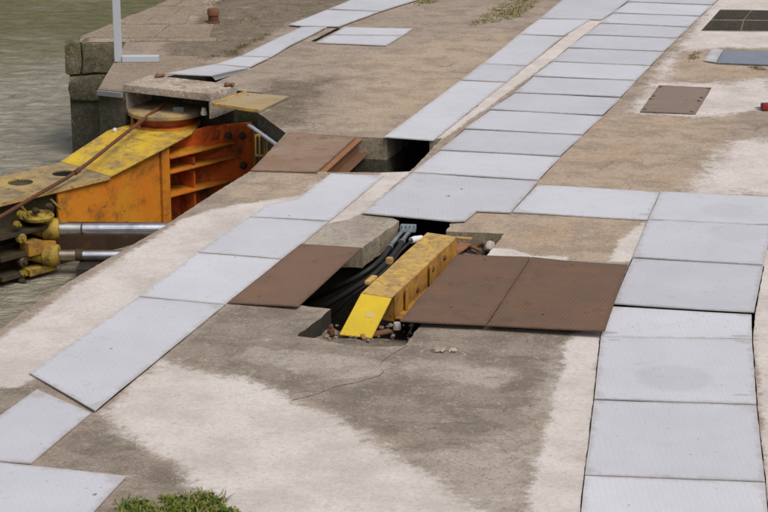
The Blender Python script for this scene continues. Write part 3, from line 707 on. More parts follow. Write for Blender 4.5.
# bridge plate and right-hand run
plate([(537.8, 185), (660, 191.8), (647.2, 219.8), (512.4, 211.8)], 'wide pale plate linking the centre run to the right-hand run', M['plate_marked'], .004, group=GP)
RN = ['pale plate with a faint round mark beside the linking plate', 'pale plate just below the faint round mark, above the right-hand seam', 'square pale plate level with the rusty checker plates, edge lifted at right',
      'narrow pale strip plate tucked under the lifted edge of its neighbour', 'pale plate with a clear round scuffed mark, right of the grey concrete', 'plain pale plate directly nearer than the round scuffed mark', 'nearest pale plate at the bottom right edge of the photo']
for i in range(7):
    a0, a1, b0, b1 = R_left[i], R_left[i + 1], R_right[i], R_right[i + 1]
    e = 1.5 if i not in (0, 3) else .3
    pp = [(a0[0], a0[1]), (b0[0], b0[1]), (b1[0], b1[1] - e), (a1[0], a1[1] - e)]
    z = [.004] * 4
    if i == 2: z = [.004, .004, .026, .014]
    if i == 3: pp[0] = (608.4, 306.5); pp[1] = (751.5, 314.5); z = [.002] * 4
    if i == 1: z = [.004, .004, .012, .008]
    plate(pp, RN[i], M['plate_marked'], z, group=GP, sag=.0025)
# left run
L = [[(-50, 457), (126, 476.4), (70, 537), (-90, 520)], [(37, 389.5), (91, 412.6), (31, 463), (-24, 459), (-22, 432)], [(29.5, 373), (138, 297), (224, 305.2), (95, 410.6)],
     [(139, 296.2), (197, 253), (281, 259.8), (225, 304.2)], [(198, 252.2), (248, 217.4), (328.6, 221.6), (282, 259)], [(249, 216.6), (268, 204.5), (297, 199.3), (331, 173.3), (384, 175.4), (329.6, 220.8)]]
LN = ['pale plate in the bottom left corner with a dark hole near its tip', 'small tilted pale plate at the left edge, above the corner plate', 'long pale plate ending in a dark butt joint at lower left',
      'pale plate left of the rusty sheet, on the left run', 'pale plate between the rusty sheet and the quay edge, second from the brown plate', 'pale plate with a stepped edge nearest the brown plate and shaft']
LZ = [[.004, .006, .006, .004], [.006, .004, .004, .006, .006], [.004, .004, .004, .012], .004, .004, .004]
LH = {0: [(94.5, 497, .016)], 2: [(111, 351, .013), (178, 302, .011)], 3: [(235, 259, .010)], 5: [(289, 217.5, .012)]}
for i, q in enumerate(L): plate(q, LN[i], M['plate'], LZ[i], group=GP, holes=LH.get(i, ()), sag=.003)
# upper left run
GT = 'pale steel plates of the upper left run'
ramp_pts = [(166, 73.6), (215, 64.3), (249, 67.6), (211, 75.2)]
t1 = plate(ramp_pts, 'raised pale ramp plate with a dark open front beside the gate cover slab', M['plate'], [.085, .03, .02, .085], .010, group=GT, name='ramp_plate')
sk_t = [g(211, 75.4, .083), g(249, 67.8, .018)]; sk_b = [g(215.5, 80.3, .003), g(253, 68.9, .003)]; off = Vector((-.008, .004, 0))
bm2 = B(); hexa(bm2, [sk_b[0], sk_b[1], sk_t[1], sk_t[0]], [p + off for p in (sk_b[0], sk_b[1], sk_t[1], sk_t[0])])
finish('skirt', bm2, M['grey_paint'], t1)
TT = [[(216, 63.7), (239, 56.5), (269.5, 57.8), (250, 67)], [(240.5, 56), (301, 27), (327, 27), (288, 46.5), (271, 57)], [(288.5, 24.8), (327, 9.6), (379, 11.6), (338.8, 26.4), (302, 26.2)], [(328.5, 9), (352, -1), (375, -12), (442, -10), (416, 0), (380.5, 11)]]
TN = ['small pale plate right behind the raised ramp plate', 'long narrow pale plate running up from the ramp plate', 'pale plate beside the two square plates, with a corner jutting left', 'pale plate of the upper left run at the top edge of the photo']
for i, q in enumerate(TT): plate(q, TN[i], M['plate'], .012, group=GT, sag=.004)
plate([(316.5, 42.6), (331.5, 35), (402, 35.8), (386, 45.2)], 'nearer of the two pale hatch plates lying alone on brown concrete', M['plate'], .006, group='pale hatch plates', name='hatch_plate')
plate([(332, 34.6), (345, 26.8), (412.6, 28.4), (403, 35.3)], 'farther of the two pale hatch plates lying alone on brown concrete', M['plate'], .006, group='pale hatch plates', name='hatch_plate')
# rusty plates at the pit
GR = 'rusty plates at the pit'
plate([(228.3, 302.4), (301, 244), (362, 247.6), (298, 306.2)], 'plain rust brown steel sheet left of the pit', M['rust_sheet'], [.004, .004, .016, .022], .010, name='rusty_sheet', group=GR, holes=[(259, 299, .012), (282, 250, .012)])
plate([(400, 320.5), (457, 254.5), (530.5, 257.2), (486, 325.2)], 'rusty checker plate touching the yellow beam', M['rust_plate'], [.045, .006, .006, .035], .010, name='rusty_plate', group=GR, sag=.004, holes=[(484, 262, .014), (451, 313, .012)])
plate([(487, 325.4), (531.5, 257.3), (562, 260.6), (627.5, 264.5), (605, 330.5)], 'rusty checker plate with a lifted near corner beside the pale plates', M['rust_plate'], [.035, .006, .006, .008, .055], .010, name='rusty_plate', group=GR, sag=.004, holes=[(572, 268, .012), (542, 321, .014)])
bt = plate([(250.8, 169.8), (288.5, 132.6), (356, 136.4), (317, 171.9)], 'worn brown steel plate bridging the back pit, with a rusty beam along its edge', M['brown_plate'], .006, .012, name='brown_plate', group=GR)
for nm, z0, wd, off, mt in (('top_flange', -.012, .07, .02, 'rust_orange'), ('web', -.085, .014, .0, 'rust_dark'), ('bottom_flange', -.16, .11, .055, 'rust_dark')):
    a, b = g(318.5, 172), g(357.5, 137); nrm = Vector(((b - a).y, -(b - a).x, 0)).normalized()
    a, b = a + nrm * off, b + nrm * off; a.z = b.z = z0
    bm = B(); bar(bm, a, b, wd, .14 if nm == 'web' else .014); finish(nm, bev(bm, .003), M[mt], bt)

# ------------------------------------------------------------------ yellow arm in the pit
arm = tag(empty('steel_beam', g(400, 285, .0)), 'worn yellow steel beam with a bent bright nose lying in the pit', 'steel beam')
f1, f2, k1, k2 = g(361, 293, .10), g(391.5, 298, .10), g(427, 232.3, .10), g(457, 236.3, .10)
n1, n2 = g(339, 334.5, -.11), g(371.5, 338, -.11)
def slabq(bm, top, th):
    lo = [Vector(p) - Vector((0, 0, th)) for p in top]; return hexa(bm, lo, top)
bm = B(); slabq(bm, [f1, f2, k2, k1], .012)
bmesh.ops.subdivide_edges(bm, edges=[e for e in bm.edges if e.calc_length() > .5], cuts=14)
bmesh.ops.triangulate(bm, faces=[f for f in bm.faces if len(f.verts) > 4])
for v in bm.verts: v.co.z += noise.noise(v.co * 3.3) * .006
finish('top_plate', bev(bm, .003), M['yellow_worn'], arm)
nsl = (f1 - n1).normalized(); dn = nsl.cross((f2 - f1).normalized()).normalized() * .012
if dn.z > 0: dn = -dn
bm = B(); hexa(bm, [n1 + dn, n2 + dn, f2 + dn, f1 + dn], [n1, n2, f2 - Vector((0, .002, 0)), f1 - Vector((0, .002, 0))]); finish('nose_plate', bev(bm, .003), M['yellow_bright'], arm)
def side(bm, a, b, zt, zb, th=.012, inset=0):
    d = (b - a).normalized(); s = Vector((d.y, -d.x, 0)) * th
    a, b = a.copy(), b.copy(); A4 = [Vector((a.x, a.y, zb)), Vector((b.x, b.y, zb)), Vector((b.x, b.y, zt)), Vector((a.x, a.y, zt))]
    return hexa(bm, A4, [p + s for p in A4])
ad = (k2 - f2).normalized(); sv = Vector((ad.y, -ad.x, 0))
bm = B(); side(bm, f2 + ad * .10 - sv * .014, k2 - sv * .014, .088, -.10); finish('side_plate', bev(bm, .003), M['yellow_rusty'], arm)
bm = B(); side(bm, f1 + ad * .05 + sv * .004, k1 + sv * .004, .088, -.10); finish('side_plate', bev(bm, .003), M['yellow_rusty'], arm)
bm = B(); a = f2 + ad * .10 + sv * .03; b = k2 + sv * .03; a.z = b.z = -.095; bar(bm, a, b, .085, .012); finish('bottom_flange', bev(bm, .003), M['yellow_rusty'], arm)
bm = B(); a = f2 + ad * .10 - sv * .01; b = f1 + ad * .10 + sv * .01; bm2 = bm
hexa(bm, [Vector((a.x, a.y, -.12)), Vector((b.x, b.y, -.12)), Vector((b.x, b.y, .086)), Vector((a.x, a.y, .086))], [Vector((a.x, a.y, -.12)) + ad * .01, Vector((b.x, b.y, -.12)) + ad * .01, Vector((b.x, b.y, .086)) + ad * .01, Vector((a.x, a.y, .086)) + ad * .01])
finish('end_plate', bm, M['yellow_rusty'], arm)
for px, py, l, wd, hh in ((371, 280, .17, .05, .03), (389.5, 260.5, .06, .05, .05)):
    p = g(px, py, .09) ; bm = B(); bar(bm, p - ad * l / 2, p + ad * l / 2, wd, hh); finish('lug', bev(bm, .012, 2), M['yellow_worn'], arm)
for t in (.34, .62, 1.0, 1.32):
    p = f2 + ad * t; p.z = .02 if t != .62 else -.03; bm = B(); lathe(bm, p - sv * .012, [(.022, 0), (.022, .022), (.014, .028)], axis=sv, n=6); finish('bolt', bm, M['rust'], arm)
for t in (.30, .9):
    p = f2 + ad * t; bm = B(); bar(bm, Vector((p.x, p.y, -.09)) + sv * .02, Vector((p.x, p.y, .08)) + sv * .02, .05, .012, up=sv); finish('stiffener', bev(bm, .003), M['yellow_rusty'], arm)
bm = B(); p = g(359, 313, 0); q = n1.lerp(f1, .52).lerp(n2.lerp(f2, .52), .62); e1v = (n2 - n1).normalized() * .036; e2v = nsl * .024; o_ = -dn.normalized() * .006
hexa(bm, [q - e1v - e2v, q + e1v - e2v, q + e1v + e2v, q - e1v + e2v], [q - e1v - e2v + o_, q + e1v - e2v + o_, q + e1v + e2v + o_, q - e1v + e2v + o_]); finish('sticker', bm, M['sticker'], arm)
bm = B(); bar(bm, n1.lerp(n2, .72) + Vector((0, -.005, .02)), n1.lerp(n2, .78) + Vector((0, -.05, -.0)), .03, .02); finish('hinge_lug', bev(bm, .003), M['rust_orange'], arm)
bm = B(); bar(bm, n1.lerp(n2, .7) + Vector((0.03, .03, .0)), n2 + Vector((.14, .16, .0)), .06, .02); finish('hinge_bar', bev(bm, .003), M['rust_dark'], arm)
bm = B(); bar(bm, g(455, 237.5, .05), g(472, 238.8, .05), .035, .015); finish('end_bar', bev(bm, .003), M['yellow_worn'], arm)
bm = B(); p = g(397, 329, -.12); lathe(bm, p, [(.030, 0), (.030, .035), (.024, .05), (.010, .052)], n=12); finish('foot', bm, M['mortar'], arm)

# hoses and their block
hb = tag(empty('hydraulic_block', g(408, 229, -.10)), 'teal grey hydraulic block with two steel pipes under the overhanging plate', 'hydraulic block')
bm = B(); bar(bm, g(400, 228, -.06), g(416, 228.5, -.06), .10, .05); finish('body', bev(bm, .006), M['teal_block'], hb)
for k in range(4):
    bm = B(); lathe(bm, g(402 + k * 4, 227, -.035), [(.010, 0), (.010, .012), (.006, .014)], n=6); finish('bolt', bm, M['grey_steel'], hb)
for (xa, ya), (xb, yb) in (((390, 246), (403.5, 230)), ((402, 241), (411, 230))):
    bm = B(); tube(bm, [g(xa, ya, -.07), g(xb, yb, -.07)], .018, 12); finish('pipe', bm, M['zinc'], hb)
bm = B(); tube(bm, [g(411, 240.5, -.06), g(415, 239.4, -.06), g(422, 238, -.06)], [.028, .030, .024], 14); wc = finish('hose_coupling', bm, M['white_plastic'], hb)
GH = 'black hydraulic hoses in the pit'
for lab, path, r_ in (('black hydraulic hose nearest the concrete block in the pit', [(391, 245.5, -.07), (383, 257, -.08), (371, 268, -.11), (352, 280, -.2), (330, 291, -.33), (305, 303, -.5)], .021),
                  ('thicker black hydraulic hose running beside the yellow beam', [(403, 240.5, -.07), (397, 250, -.08), (388, 261, -.10), (372, 276, -.14), (350, 291, -.25), (320, 309, -.42)], .023),
                  ('thin black hose from the white coupling along the yellow beam', [(411.5, 240.5, -.06), (400, 252, -.08), (390, 265, -.11), (375, 279, -.15), (352, 296, -.28), (330, 318, -.5)], .011)):
    bm = B(); P = smooth_path([g(*q) for q in path]); tube(bm, P, r_, 12)
    ho = tag(finish('hydraulic_hose', bm, M['rubber'], loc=P[0]), lab, 'hose', GH)
    if r_ > .015:
        for s_ in (0, 1):
            bm = B(); d = (P[1] - P[0]).normalized(); a = P[0] + d * (-.02 + .05 * s_); tube(bm, [a, a + d * .03], r_ * (1.25 if s_ else .95), 10); finish('ferrule', bm, M['zinc'], ho)

# ------------------------------------------------------------------ lock gate
zf = -.57
N = g(110, 176, zf); u = Vector((0.6850508, 0.7284953, 0)); v_ = Vector((-u.y, u.x, 0))
def G(t, v, z): return Vector((N.x, N.y, 0)) + u * t + v_ * v + Vector((0, 0, z))
gate = tag(empty('lock_gate', G(-.5, .4, -1.38)), 'orange and yellow steel lock gate pivoting beside the quay', 'lock gate')
# deck: flat outer part with two round holes, cut through the plate
outl = [Vector((-3.2, 0)), Vector((0, 0)), Vector((0.01, .80)), Vector((-3.2, .80))]
hl = [[Vector((hc[0] + math.cos(k * math.pi / 12) * hc[2], hc[1] + math.sin(k * math.pi / 12) * hc[2])) for k in range(24)] for hc in ((-.77, .47, .125), (-.25, .43, .12), (-1.5, .45, .12))]
Vp, Fp = triangulate(subdiv(outl, .2), hl, [])
bm = B(); tp = [bm.verts.new(G(a, b, zf)) for a, b in Vp]; bo = [bm.verts.new(G(a, b, zf - .016)) for a, b in Vp]
from collections import Counter
ec = Counter()
for f in Fp:
    a, b, c3 = (int(i) for i in f); bm.faces.new((tp[a], tp[b], tp[c3])); bm.faces.new((bo[c3], bo[b], bo[a]))
    for e in ((a, b), (b, c3), (c3, a)): ec[tuple(sorted(e))] += 1
for (a, b), n in ec.items():
    if n == 1: bm.faces.new((tp[a], tp[b], bo[b], bo[a]))
bmesh.ops.recalc_face_normals(bm, faces=bm.faces); deck = finish('deck_plate', bm, M['yellow_dirty'], gate)
for hc in ((-.77, .47, .125), (-.25, .43, .12)):
    bm = B(); lathe(bm, G(hc[0], hc[1], zf - .44), [(hc[2], 0), (hc[2], .43)], n=24); 
    bmesh.ops.delete(bm, geom=[f for f in bm.faces if len(f.verts) > 4 and f.calc_center_median().z > zf - .1], context='FACES'); finish('hole_shade_liner', bm, M['rubber'], deck)  # black lining: the shade inside the deck hole is put into its colour
def gpoly(pts, th, mat, name, parent=gate, bevw=.003):
    """plate lying along (t, v) with its own heights"""
    top = [G(*p) for p in pts]; bm = B(); hexa(bm, [p - Vector((0, 0, th)) for p in top], top)
    bmesh.ops.triangulate(bm, faces=[f for f in bm.faces if len(f.verts) > 4]); return finish(name, bev(bm, bevw), M[mat], parent)
gpoly([(0.002, -.012, zf + .004), (.70, -.06, -.39), (.71, .88, -.37), (0.012, .82, zf + .004)], .016, 'yellow_ramp', 'ramp_panel')
gpoly([(.702, -.06, -.39), (1.22, .12, -.365), (1.6, .4, -.365), (1.6, .95, -.365), (.712, .88, -.37)], .016, 'yellow_ramp', 'crown_panel')
# worn lip along the near edge of the ramp and the deck
bm = B(); bar(bm, G(-3.2, -.004, zf - .02), G(0, -.004, zf - .02), .012, .035); finish('edge_lip', bev(bm, .003), M['yellow_worn'], gate)
# near face: orange panel, set-in hinge bay on the right
def face_box(t0, t1, z0, z1, v0, v1, mat, name, b=.003, parent=gate):
    bm = B(); hexa(bm, [G(t0, v0, z0), G(t1, v0, z0), G(t1, v1, z0), G(t0, v1, z0)], [G(t0, v0, z1), G(t1, v0, z1), G(t1, v1, z1), G(t0, v1, z1)]); return finish(name, bev(bm, b), M[mat], parent)
prof = [(-.62, -.93), (.69, -1.22), (.69, -.415), (0, zf - .018), (-.62, zf - .018)]
bm = B(); hexa(bm, [G(t, .03, z) for t, z in prof], [G(t, .055, z) for t, z in prof])
finish('side_panel', bev(bm, .004), M['orange'], gate)
face_box(-.66, -.56, -1.02, zf - .018, .018, .05, 'orange', 'upright')
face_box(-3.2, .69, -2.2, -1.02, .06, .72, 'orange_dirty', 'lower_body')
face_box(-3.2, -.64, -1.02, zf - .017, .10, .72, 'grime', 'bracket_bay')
face_box(.69, .80, -1.9, -.415, -.005, .10, 'orange', 'upright')
# the bay's back plate runs obliquely from deep inside to the front
PA_, PB_ = G(1.0, .36, 0), G(2.145, -.20, 0); pd = (PB_ - PA_).normalized(); pn = Vector((pd.y, -pd.x, 0))
def oblique(px, py, out=0.0):
    """spot of the back plate seen at a measured place"""
    A0 = PA_ + pn * out; q = g(px, py, 0); d = q - Vector((0, 0, CAM_H)); k = (A0 - Vector((0, 0, CAM_H))).dot(pn) / d.dot(pn)
    return Vector((0, 0, CAM_H)) + d * k
PM_ = PA_ + pd * .52; PE_ = PA_ + pd * 1.005; LO = [PA_, PE_, PE_, PM_, PA_]
hexa(bm := B(), [Vector((p.x, p.y, z)) for p, z in zip(LO, (-1.9, -1.9, -.335, -.335, -.44))], [Vector((p.x, p.y, z)) - pn * .03 for p, z in zip(LO, (-1.9, -1.9, -.335, -.335, -.44))]); finish('back_plate', bev(bm, .003), M['orange_red'], gate)
face_box(.80, 1.02, -1.9, -.42, .40, .43, 'orange_red', 'bay_back')
for (xa, ya), (xb, yb), th in (((170.5, 157.5), (236, 149.5), .02), ((170.5, 172.5), (236, 163.5), .02), ((170.5, 196), (236, 187), .02)):
    p0 = G(.80, .0, 0); d0 = g(xa, ya, 0) - Vector((0, 0, CAM_H)); kk = (p0.dot(v_)) / (d0.dot(v_)); zsh = CAM_H + d0.z * kk
    f0, f1_ = g(xa, ya, zsh), oblique(xb, yb, .004); f1_ = Vector((f1_.x, f1_.y, zsh))
    bk0, bk1 = G(.80, .40, zsh), G(1.0, .40, zsh)
    q = [f0, f1_, PA_ + pn * .002 + Vector((0, 0, zsh)), bk0]
    bm = B(); hexa(bm, [p - Vector((0, 0, th)) for p in q], q); finish('shelf', bev(bm, .003), M['orange'], gate)
face_box(1.165, 1.19, -1.9, -.60, .04, .335, 'orange_red', 'web_plate')
q = [oblique(x, y_, .0) for x, y_ in ((197, 152), (222, 150), (226, 124), (214, 126))]
bm = B(); hexa(bm, [p + pn * .02 for p in q], [p + pn * .16 + Vector((0, 0, -.03)) for p in q]) if False else hexa(bm, [q[0] + pn * .14, q[1] + pn * .01, q[2] + pn * .01, q[3] + pn * .03], [p + v_ * .02 for p in (q[0] + pn * .14, q[1] + pn * .01, q[2] + pn * .01, q[3] + pn * .03)])
finish('gusset', bm, M['orange_red'], gate)
bm = B(); q = PE_ + pd * .04; bar(bm, Vector((q.x, q.y, -1.9)), Vector((q.x, q.y, -.36)), .05, .08, up=pd); finish('upright', bev(bm, .003), M['yellow_rusty'], gate)
for px, py in ((228, 135), (242, 135.5), (243, 165)):
    bm = B(); lathe(bm, oblique(px, py), [(.040, 0), (.040, .02), (.030, .024), (.026, .045), (.012, .05)], axis=pn, n=16); finish('bolt', bm, M['grime'], gate)
# collar that holds the gate's pivot
cc = g(166, 108, -.2); bm = B(); lathe(bm, Vector((cc.x, cc.y, -.255)), [(.40, 0), (.415, .012), (.415, .045), (.40, .055), (.12, .062)], n=48); finish('collar_disc', bm, M['yellow_dirty'], gate)
bm = B(); lathe(bm, Vector((cc.x, cc.y, -.37)), [(.345, 0), (.345, .028), (.30, .034), (.29, .115)], n=40); finish('collar_drum', bm, M['orange_red'], gate)
bm = B(); lathe(bm, Vector((cc.x, cc.y, -.372)), [(.37, 0), (.37, .014), (.33, .03), (.20, .03)], n=40); finish('collar_rim', bm, M['orange'], gate)
p = g(178.5, 113, -.21); bm = B(); bar(bm, p + Vector((0, .02, .02)), p + Vector((0, -.005, .02)), .115, .09); finish('clamp', bev(bm, .004), M['grey_steel'], gate)
for px, py, m_ in ((131, 104, 'grey_steel'), (204, 112, 'white_plastic')):
    p = g(px, py, -.17); bm = B(); lathe(bm, p, [(.035, -.03), (.035, 0), (.025, .02), (.025, .045), (.01, .05)], n=12); finish('grease_cap', bm, M[m_], gate)
for a in (200, 225):
    p = Vector((cc.x + math.cos(R(a)) * .37, cc.y + math.sin(R(a)) * .37, -.37)); bm = B(); lathe(bm, p, [(.02, 0), (.02, .115)], n=8); finish('stud', bm, M['yellow_rusty'], gate)
# bracket with bolts and castings at the outer end
bk = []
face_box(-1.62, -1.50, -1.40, zf - .03, -.10, .10, 'grime', 'bracket_plate')
for z0, z1, t0, t1, mt in ((-.90, -.86, -1.5, -.9, 'grime'), (-1.12, -1.07, -1.5, -.86, 'grime'), (-1.32, -1.27, -1.5, -.95, 'grime')):
    face_box(t0, t1, z0, z1, -.14, .10, mt, 'bracket_shelf')
bm = B(); lathe(bm, G(-.98, -.06, -.80), [(.05, -.02), (.155, 0), (.165, .03), (.15, .05), (.10, .055), (.09, .07)], n=28); finish('pad', bm, M['olive_yellow'], gate)
for t, z, rr, mt in ((-1.22, -.70, .045, 'olive_yellow'), (-1.28, -.78, .035, 'olive_yellow'), (-1.24, -.93, .05, 'olive_yellow'), (-1.24, -1.17, .048, 'grime'), (-1.24, -1.29, .04, 'olive_yellow'), (-1.26, -1.36, .035, 'grime'), (-1.05, -.69, .03, 'grime'), (-.88, -.68, .03, 'grime')):
    bm = B(); lathe(bm, G(t, -.12, z), [(rr, -.02), (rr, .03), (rr * .8, .04), (rr * .45, .042), (rr * .4, .07)], axis=-v_, n=6 if rr < .045 else 14); finish('bolt', bm, M[mt], gate)
for t, z, mt, sx, sz in ((-1.10, -1.06, 'yellow_rusty', .09, .07), (-.93, -1.075, 'yellow_rusty', .085, .045), (-1.02, -1.30, 'olive_yellow', .17, .035)):
    bm = B(); hexa(bm, [G(t - sx, -.17, z - sz), G(t + sx, -.17, z - sz), G(t + sx, -.02, z - sz), G(t - sx, -.02, z - sz)], [G(t - sx, -.17, z + sz), G(t + sx, -.17, z + sz), G(t + sx, -.02, z + sz), G(t - sx, -.02, z + sz)]); finish('casting', bev(bm, .02, 2), M[mt], gate)
bm = B(); tube(bm, [G(-.80, -.05, -.64), G(-.70, -.08, -.76)], .012, 8); finish('stay', bm, M['olive_yellow'], gate)
bm = B(); tube(bm, [G(-1.16, -.05, -.64), G(-1.08, -.08, -.76)], .014, 8); finish('stay', bm, M['olive_yellow'], gate)

# hydraulic rams: eye on the gate, chromed rod running into the quay
GRM = 'hydraulic rams pushing the lock gate'
yr = G(-.78, -.14, 0).y
def ram(label, pxe, pye, z, rows):
    p0 = g(pxe, pye, z); o = tag(empty('hydraulic_ram', p0), label, 'hydraulic ram', GRM)
    X = Vector((1, 0, 0))
    def xat(px): return (px - pxe) / 118.5
    bm = B(); lathe(bm, p0, [(.085, xat(41)), (.104, xat(42)), (.108, xat(50)), (.108, xat(58)), (.100, xat(61)), (.06, xat(61.5))], axis=X, n=28); finish('rod_eye', bm, M['olive_yellow'], o)
    bm = B(); lathe(bm, p0, [(.045, xat(19)), (.058, xat(21)), (.058, xat(28)), (.078, xat(36)), (.088, xat(42.5))], axis=X, n=18); cl = finish('clevis', bm, M['olive_yellow'], o)
    bm = B(); lathe(bm, p0 + X * xat(29) + Vector((0, -.062, 0)), [(.016, 0), (.016, .012), (.008, .016)], axis=(0, -1, 0), n=10); finish('grease_nipple', bm, M['rust'], cl)
    for x0, x1, rr, mt, nm in rows:
        bm = B(); lathe(bm, p0, [(rr - .003, xat(x0)), (rr, xat(x0) + .004), (rr, xat(x1) - .004), (rr - .003, xat(x1))], axis=X, n=28); finish(nm, bm, M[mt], o)
    return o
ram('upper hydraulic ram with a long bright chromed rod and yellow eye', 52, 228.7, -.93, [(61, 86.6, .063, 'dull_rod', 'rod'), (86.6, 88, .0645, 'grime', 'seal_ring'), (88, 250, .061, 'chrome', 'rod')])
ram('lower hydraulic ram with a stained brown sleeve before its chromed rod', 51, 255, -1.17, [(61, 83, .055, 'brown_rod', 'sleeve'), (80, 88, .061, 'grime', 'seal_ring'), (88, 210, .050, 'chrome', 'rod')])
# rusty tie bar above the gate
tb = smooth_path([g(168, 100.5, -.13), g(122, 136, -.30), g(78, 170.5, -.46), g(36, 195.5, -.53), g(-2, 218, -.56), g(-60, 250, -.58)], 4)
bm = B(); tube(bm, tb, .019, 10); tie = tag(finish('tie_bar', bm, M['rust'], loc=tb[0]), 'long rusty iron bar slanting above the yellow gate deck', 'iron bar')
kp = g(77, 171.3, -.46); kd = (g(78, 170.5, -.46) - g(122, 136, -.30)).normalized()
bm = B(); tube(bm, [kp - kd * .04, kp + kd * .04], .028, 10); finish('coupler', bm, M['rust'], tie)

# dark wall corner under the near quay edge, seen below the rams
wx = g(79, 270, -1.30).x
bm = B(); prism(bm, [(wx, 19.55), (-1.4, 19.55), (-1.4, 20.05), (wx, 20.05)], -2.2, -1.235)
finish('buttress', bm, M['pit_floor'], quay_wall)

# ------------------------------------------------------------------ cover slab over the gate pivot and what lies round it
FL, FR, BR, BL = g(123, 84.3, .07), g(211, 94, .07), g(237, 84.4, .07), g(150, 75, .07)
cs = tag(empty('cover_slab', (FL + FR + BR + BL) / 4 - Vector((0, 0, .07))), 'weathered concrete cover slab on short legs over the gate pivot', 'concrete slab')
bm = B(); hexa(bm, [Vector((p.x, p.y, -.01)) for p in (FL, FR, BR, BL)], [FL, FR, BR, BL])
bmesh.ops.subdivide_edges(bm, edges=[e for e in bm.edges if e.calc_length() > .3], cuts=6, use_grid_fill=True)
for q in bm.verts: q.co += noise.noise_vector(q.co * 5) * .003
finish('slab', bev(bm, .006, 2, 50), M['slab'], cs)
for a, b in ((FL, BL), (FR, BR)):
    d = (b - a).normalized(); sd = (FR - FL).normalized() * .032 * (1 if a is FL else -1)
    bm = B(); pts4 = [a + d * .004, a + d * .004 + sd, b - d * .01 + sd, b - d * .01]
    prism(bm, pts4, -.20, -.012); bmesh.ops.recalc_face_normals(bm, faces=bm.faces); finish('leg', bev(bm, .004), M['slab'], cs)
yp = plate([(212.6, 104), (259.5, 110.8), (289, 96.2), (246, 92.4)], 'dusty yellow checker plate beside the cover slab', M['yellow_plate'], .006, .014, name='yellow_plate', cat='steel plate', holes=[(247.3, 97.2, .022)])
a, b = g(212.6, 104, .016), g(246, 92.2, .016); bm = B(); bar(bm, a, b, .03, .03); finish('lip', bev(bm, .003), M['yellow_worn'], yp)
a, b = g(212.6, 104.5, .016), g(259.5, 111.2, .016); bm = B(); bar(bm, a, b, .016, .036); finish('lip', bev(bm, .003), M['yellow_worn'], yp)
bm = B(); a, b = g(97.8, 89.2, 0) + Vector((0, -.028, -.03)), g(122.5, 91.8, 0) + Vector((0, -.028, -.03)); bar(bm, a, b, .05, .055); tag(finish('edge_angle', bev(bm, .004), M['grey_steel'], loc=a), 'grey steel angle along the quay corner left of the cover slab', 'steel angle')
bm = B(); lathe(bm, g(114.8, 130, -.36), [(.008, -.03), (.022, -.02), (.026, 0), (.022, .018), (.006, .026)], axis=(0, -1, 0), n=14); tag(finish('fender_button', bm, M['white_plastic'], loc=g(114.8, 130, -.36)), 'small round white knob on the dark wall beside the gate', 'knob')
for px, py, lab in ((158, 75.4, 'ochre crumbled stone left of the raised ramp plate'), (227, 84.6, 'rust brown stone on the right end of the cover slab')):
    bm = B(); p = g(px, py, .09); pebble(bm, p, .038, .55); pebble(bm, p + Vector((.055, .015, 0)), .034, .5)
    tag(finish('loose_stone', bm, M['rust_dark'], loc=p), lab, 'stone')
# rail and yellow slotted bracket against the dark recess wall
a, b = g(249, 125, -.16), g(280, 147, -.16); bm = B(); bar(bm, a, b, .04, .025); tag(finish('wall_rail', bev(bm, .003), M['grey_paint'], loc=a), 'thin grey rail on the dark recess wall beside the brown plate', 'rail')
sbp = g(261.5, 145.5, -.27); sb = tag(empty('slotted_bracket', sbp), 'yellow slotted bracket behind the orange gate post', 'bracket')
for dx in (-.06, -.02, .03, .07):
    bm = B(); bar(bm, sbp + Vector((dx, 0, -.10)), sbp + Vector((dx, 0, .10)), .016 if dx < .05 else .05, .02, up=(0, 1, 0)); finish('upright', bev(bm, .003), M['yellow_rusty'], sb)
for dz in (-.105, .105):
    bm = B(); bar(bm, sbp + Vector((-.07, .004, dz)), sbp + Vector((.09, .004, dz)), .02, .024); finish('crossbar', bev(bm, .003), M['yellow_rusty'], sb)

# fence post
fp_ = g(118.5, 62.5, 0); fo = tag(empty('fence_post', fp_), 'pale grey square fence post with a flat foot at the quay corner', 'fence post')
bm = B(); bar(bm, fp_ + Vector((0, 0, .012)), fp_ + Vector((-.0, 0, 1.6)), .085, .06, up=(0, 1, 0)); finish('post', bev(bm, .004), M['grey_paint'], fo)
bm = B(); bar(bm, fp_ + Vector((.044, 0, .046)), fp_ + Vector((.46, .015, .046)), .10, .068); finish('foot', bev(bm, .004), M['grey_paint'], fo)
# bollard
bp = g(213.5, 22.3, 0); bo_ = tag(empty('mooring_post', bp), 'short rusty mooring post on the old paving', 'bollard')
bm = B(); lathe(bm, bp, [(.085, 0), (.085, .012), (.066, .02), (.062, .09)], n=20); finish('post', bm, M['rust'], bo_)
bm = B(); lathe(bm, bp + Vector((0, 0, .09)), [(.062, 0), (.075, .008), (.075, .07), (.066, .085), (.02, .088)], n=20); finish('head', bm, M['rust_dark'], bo_)

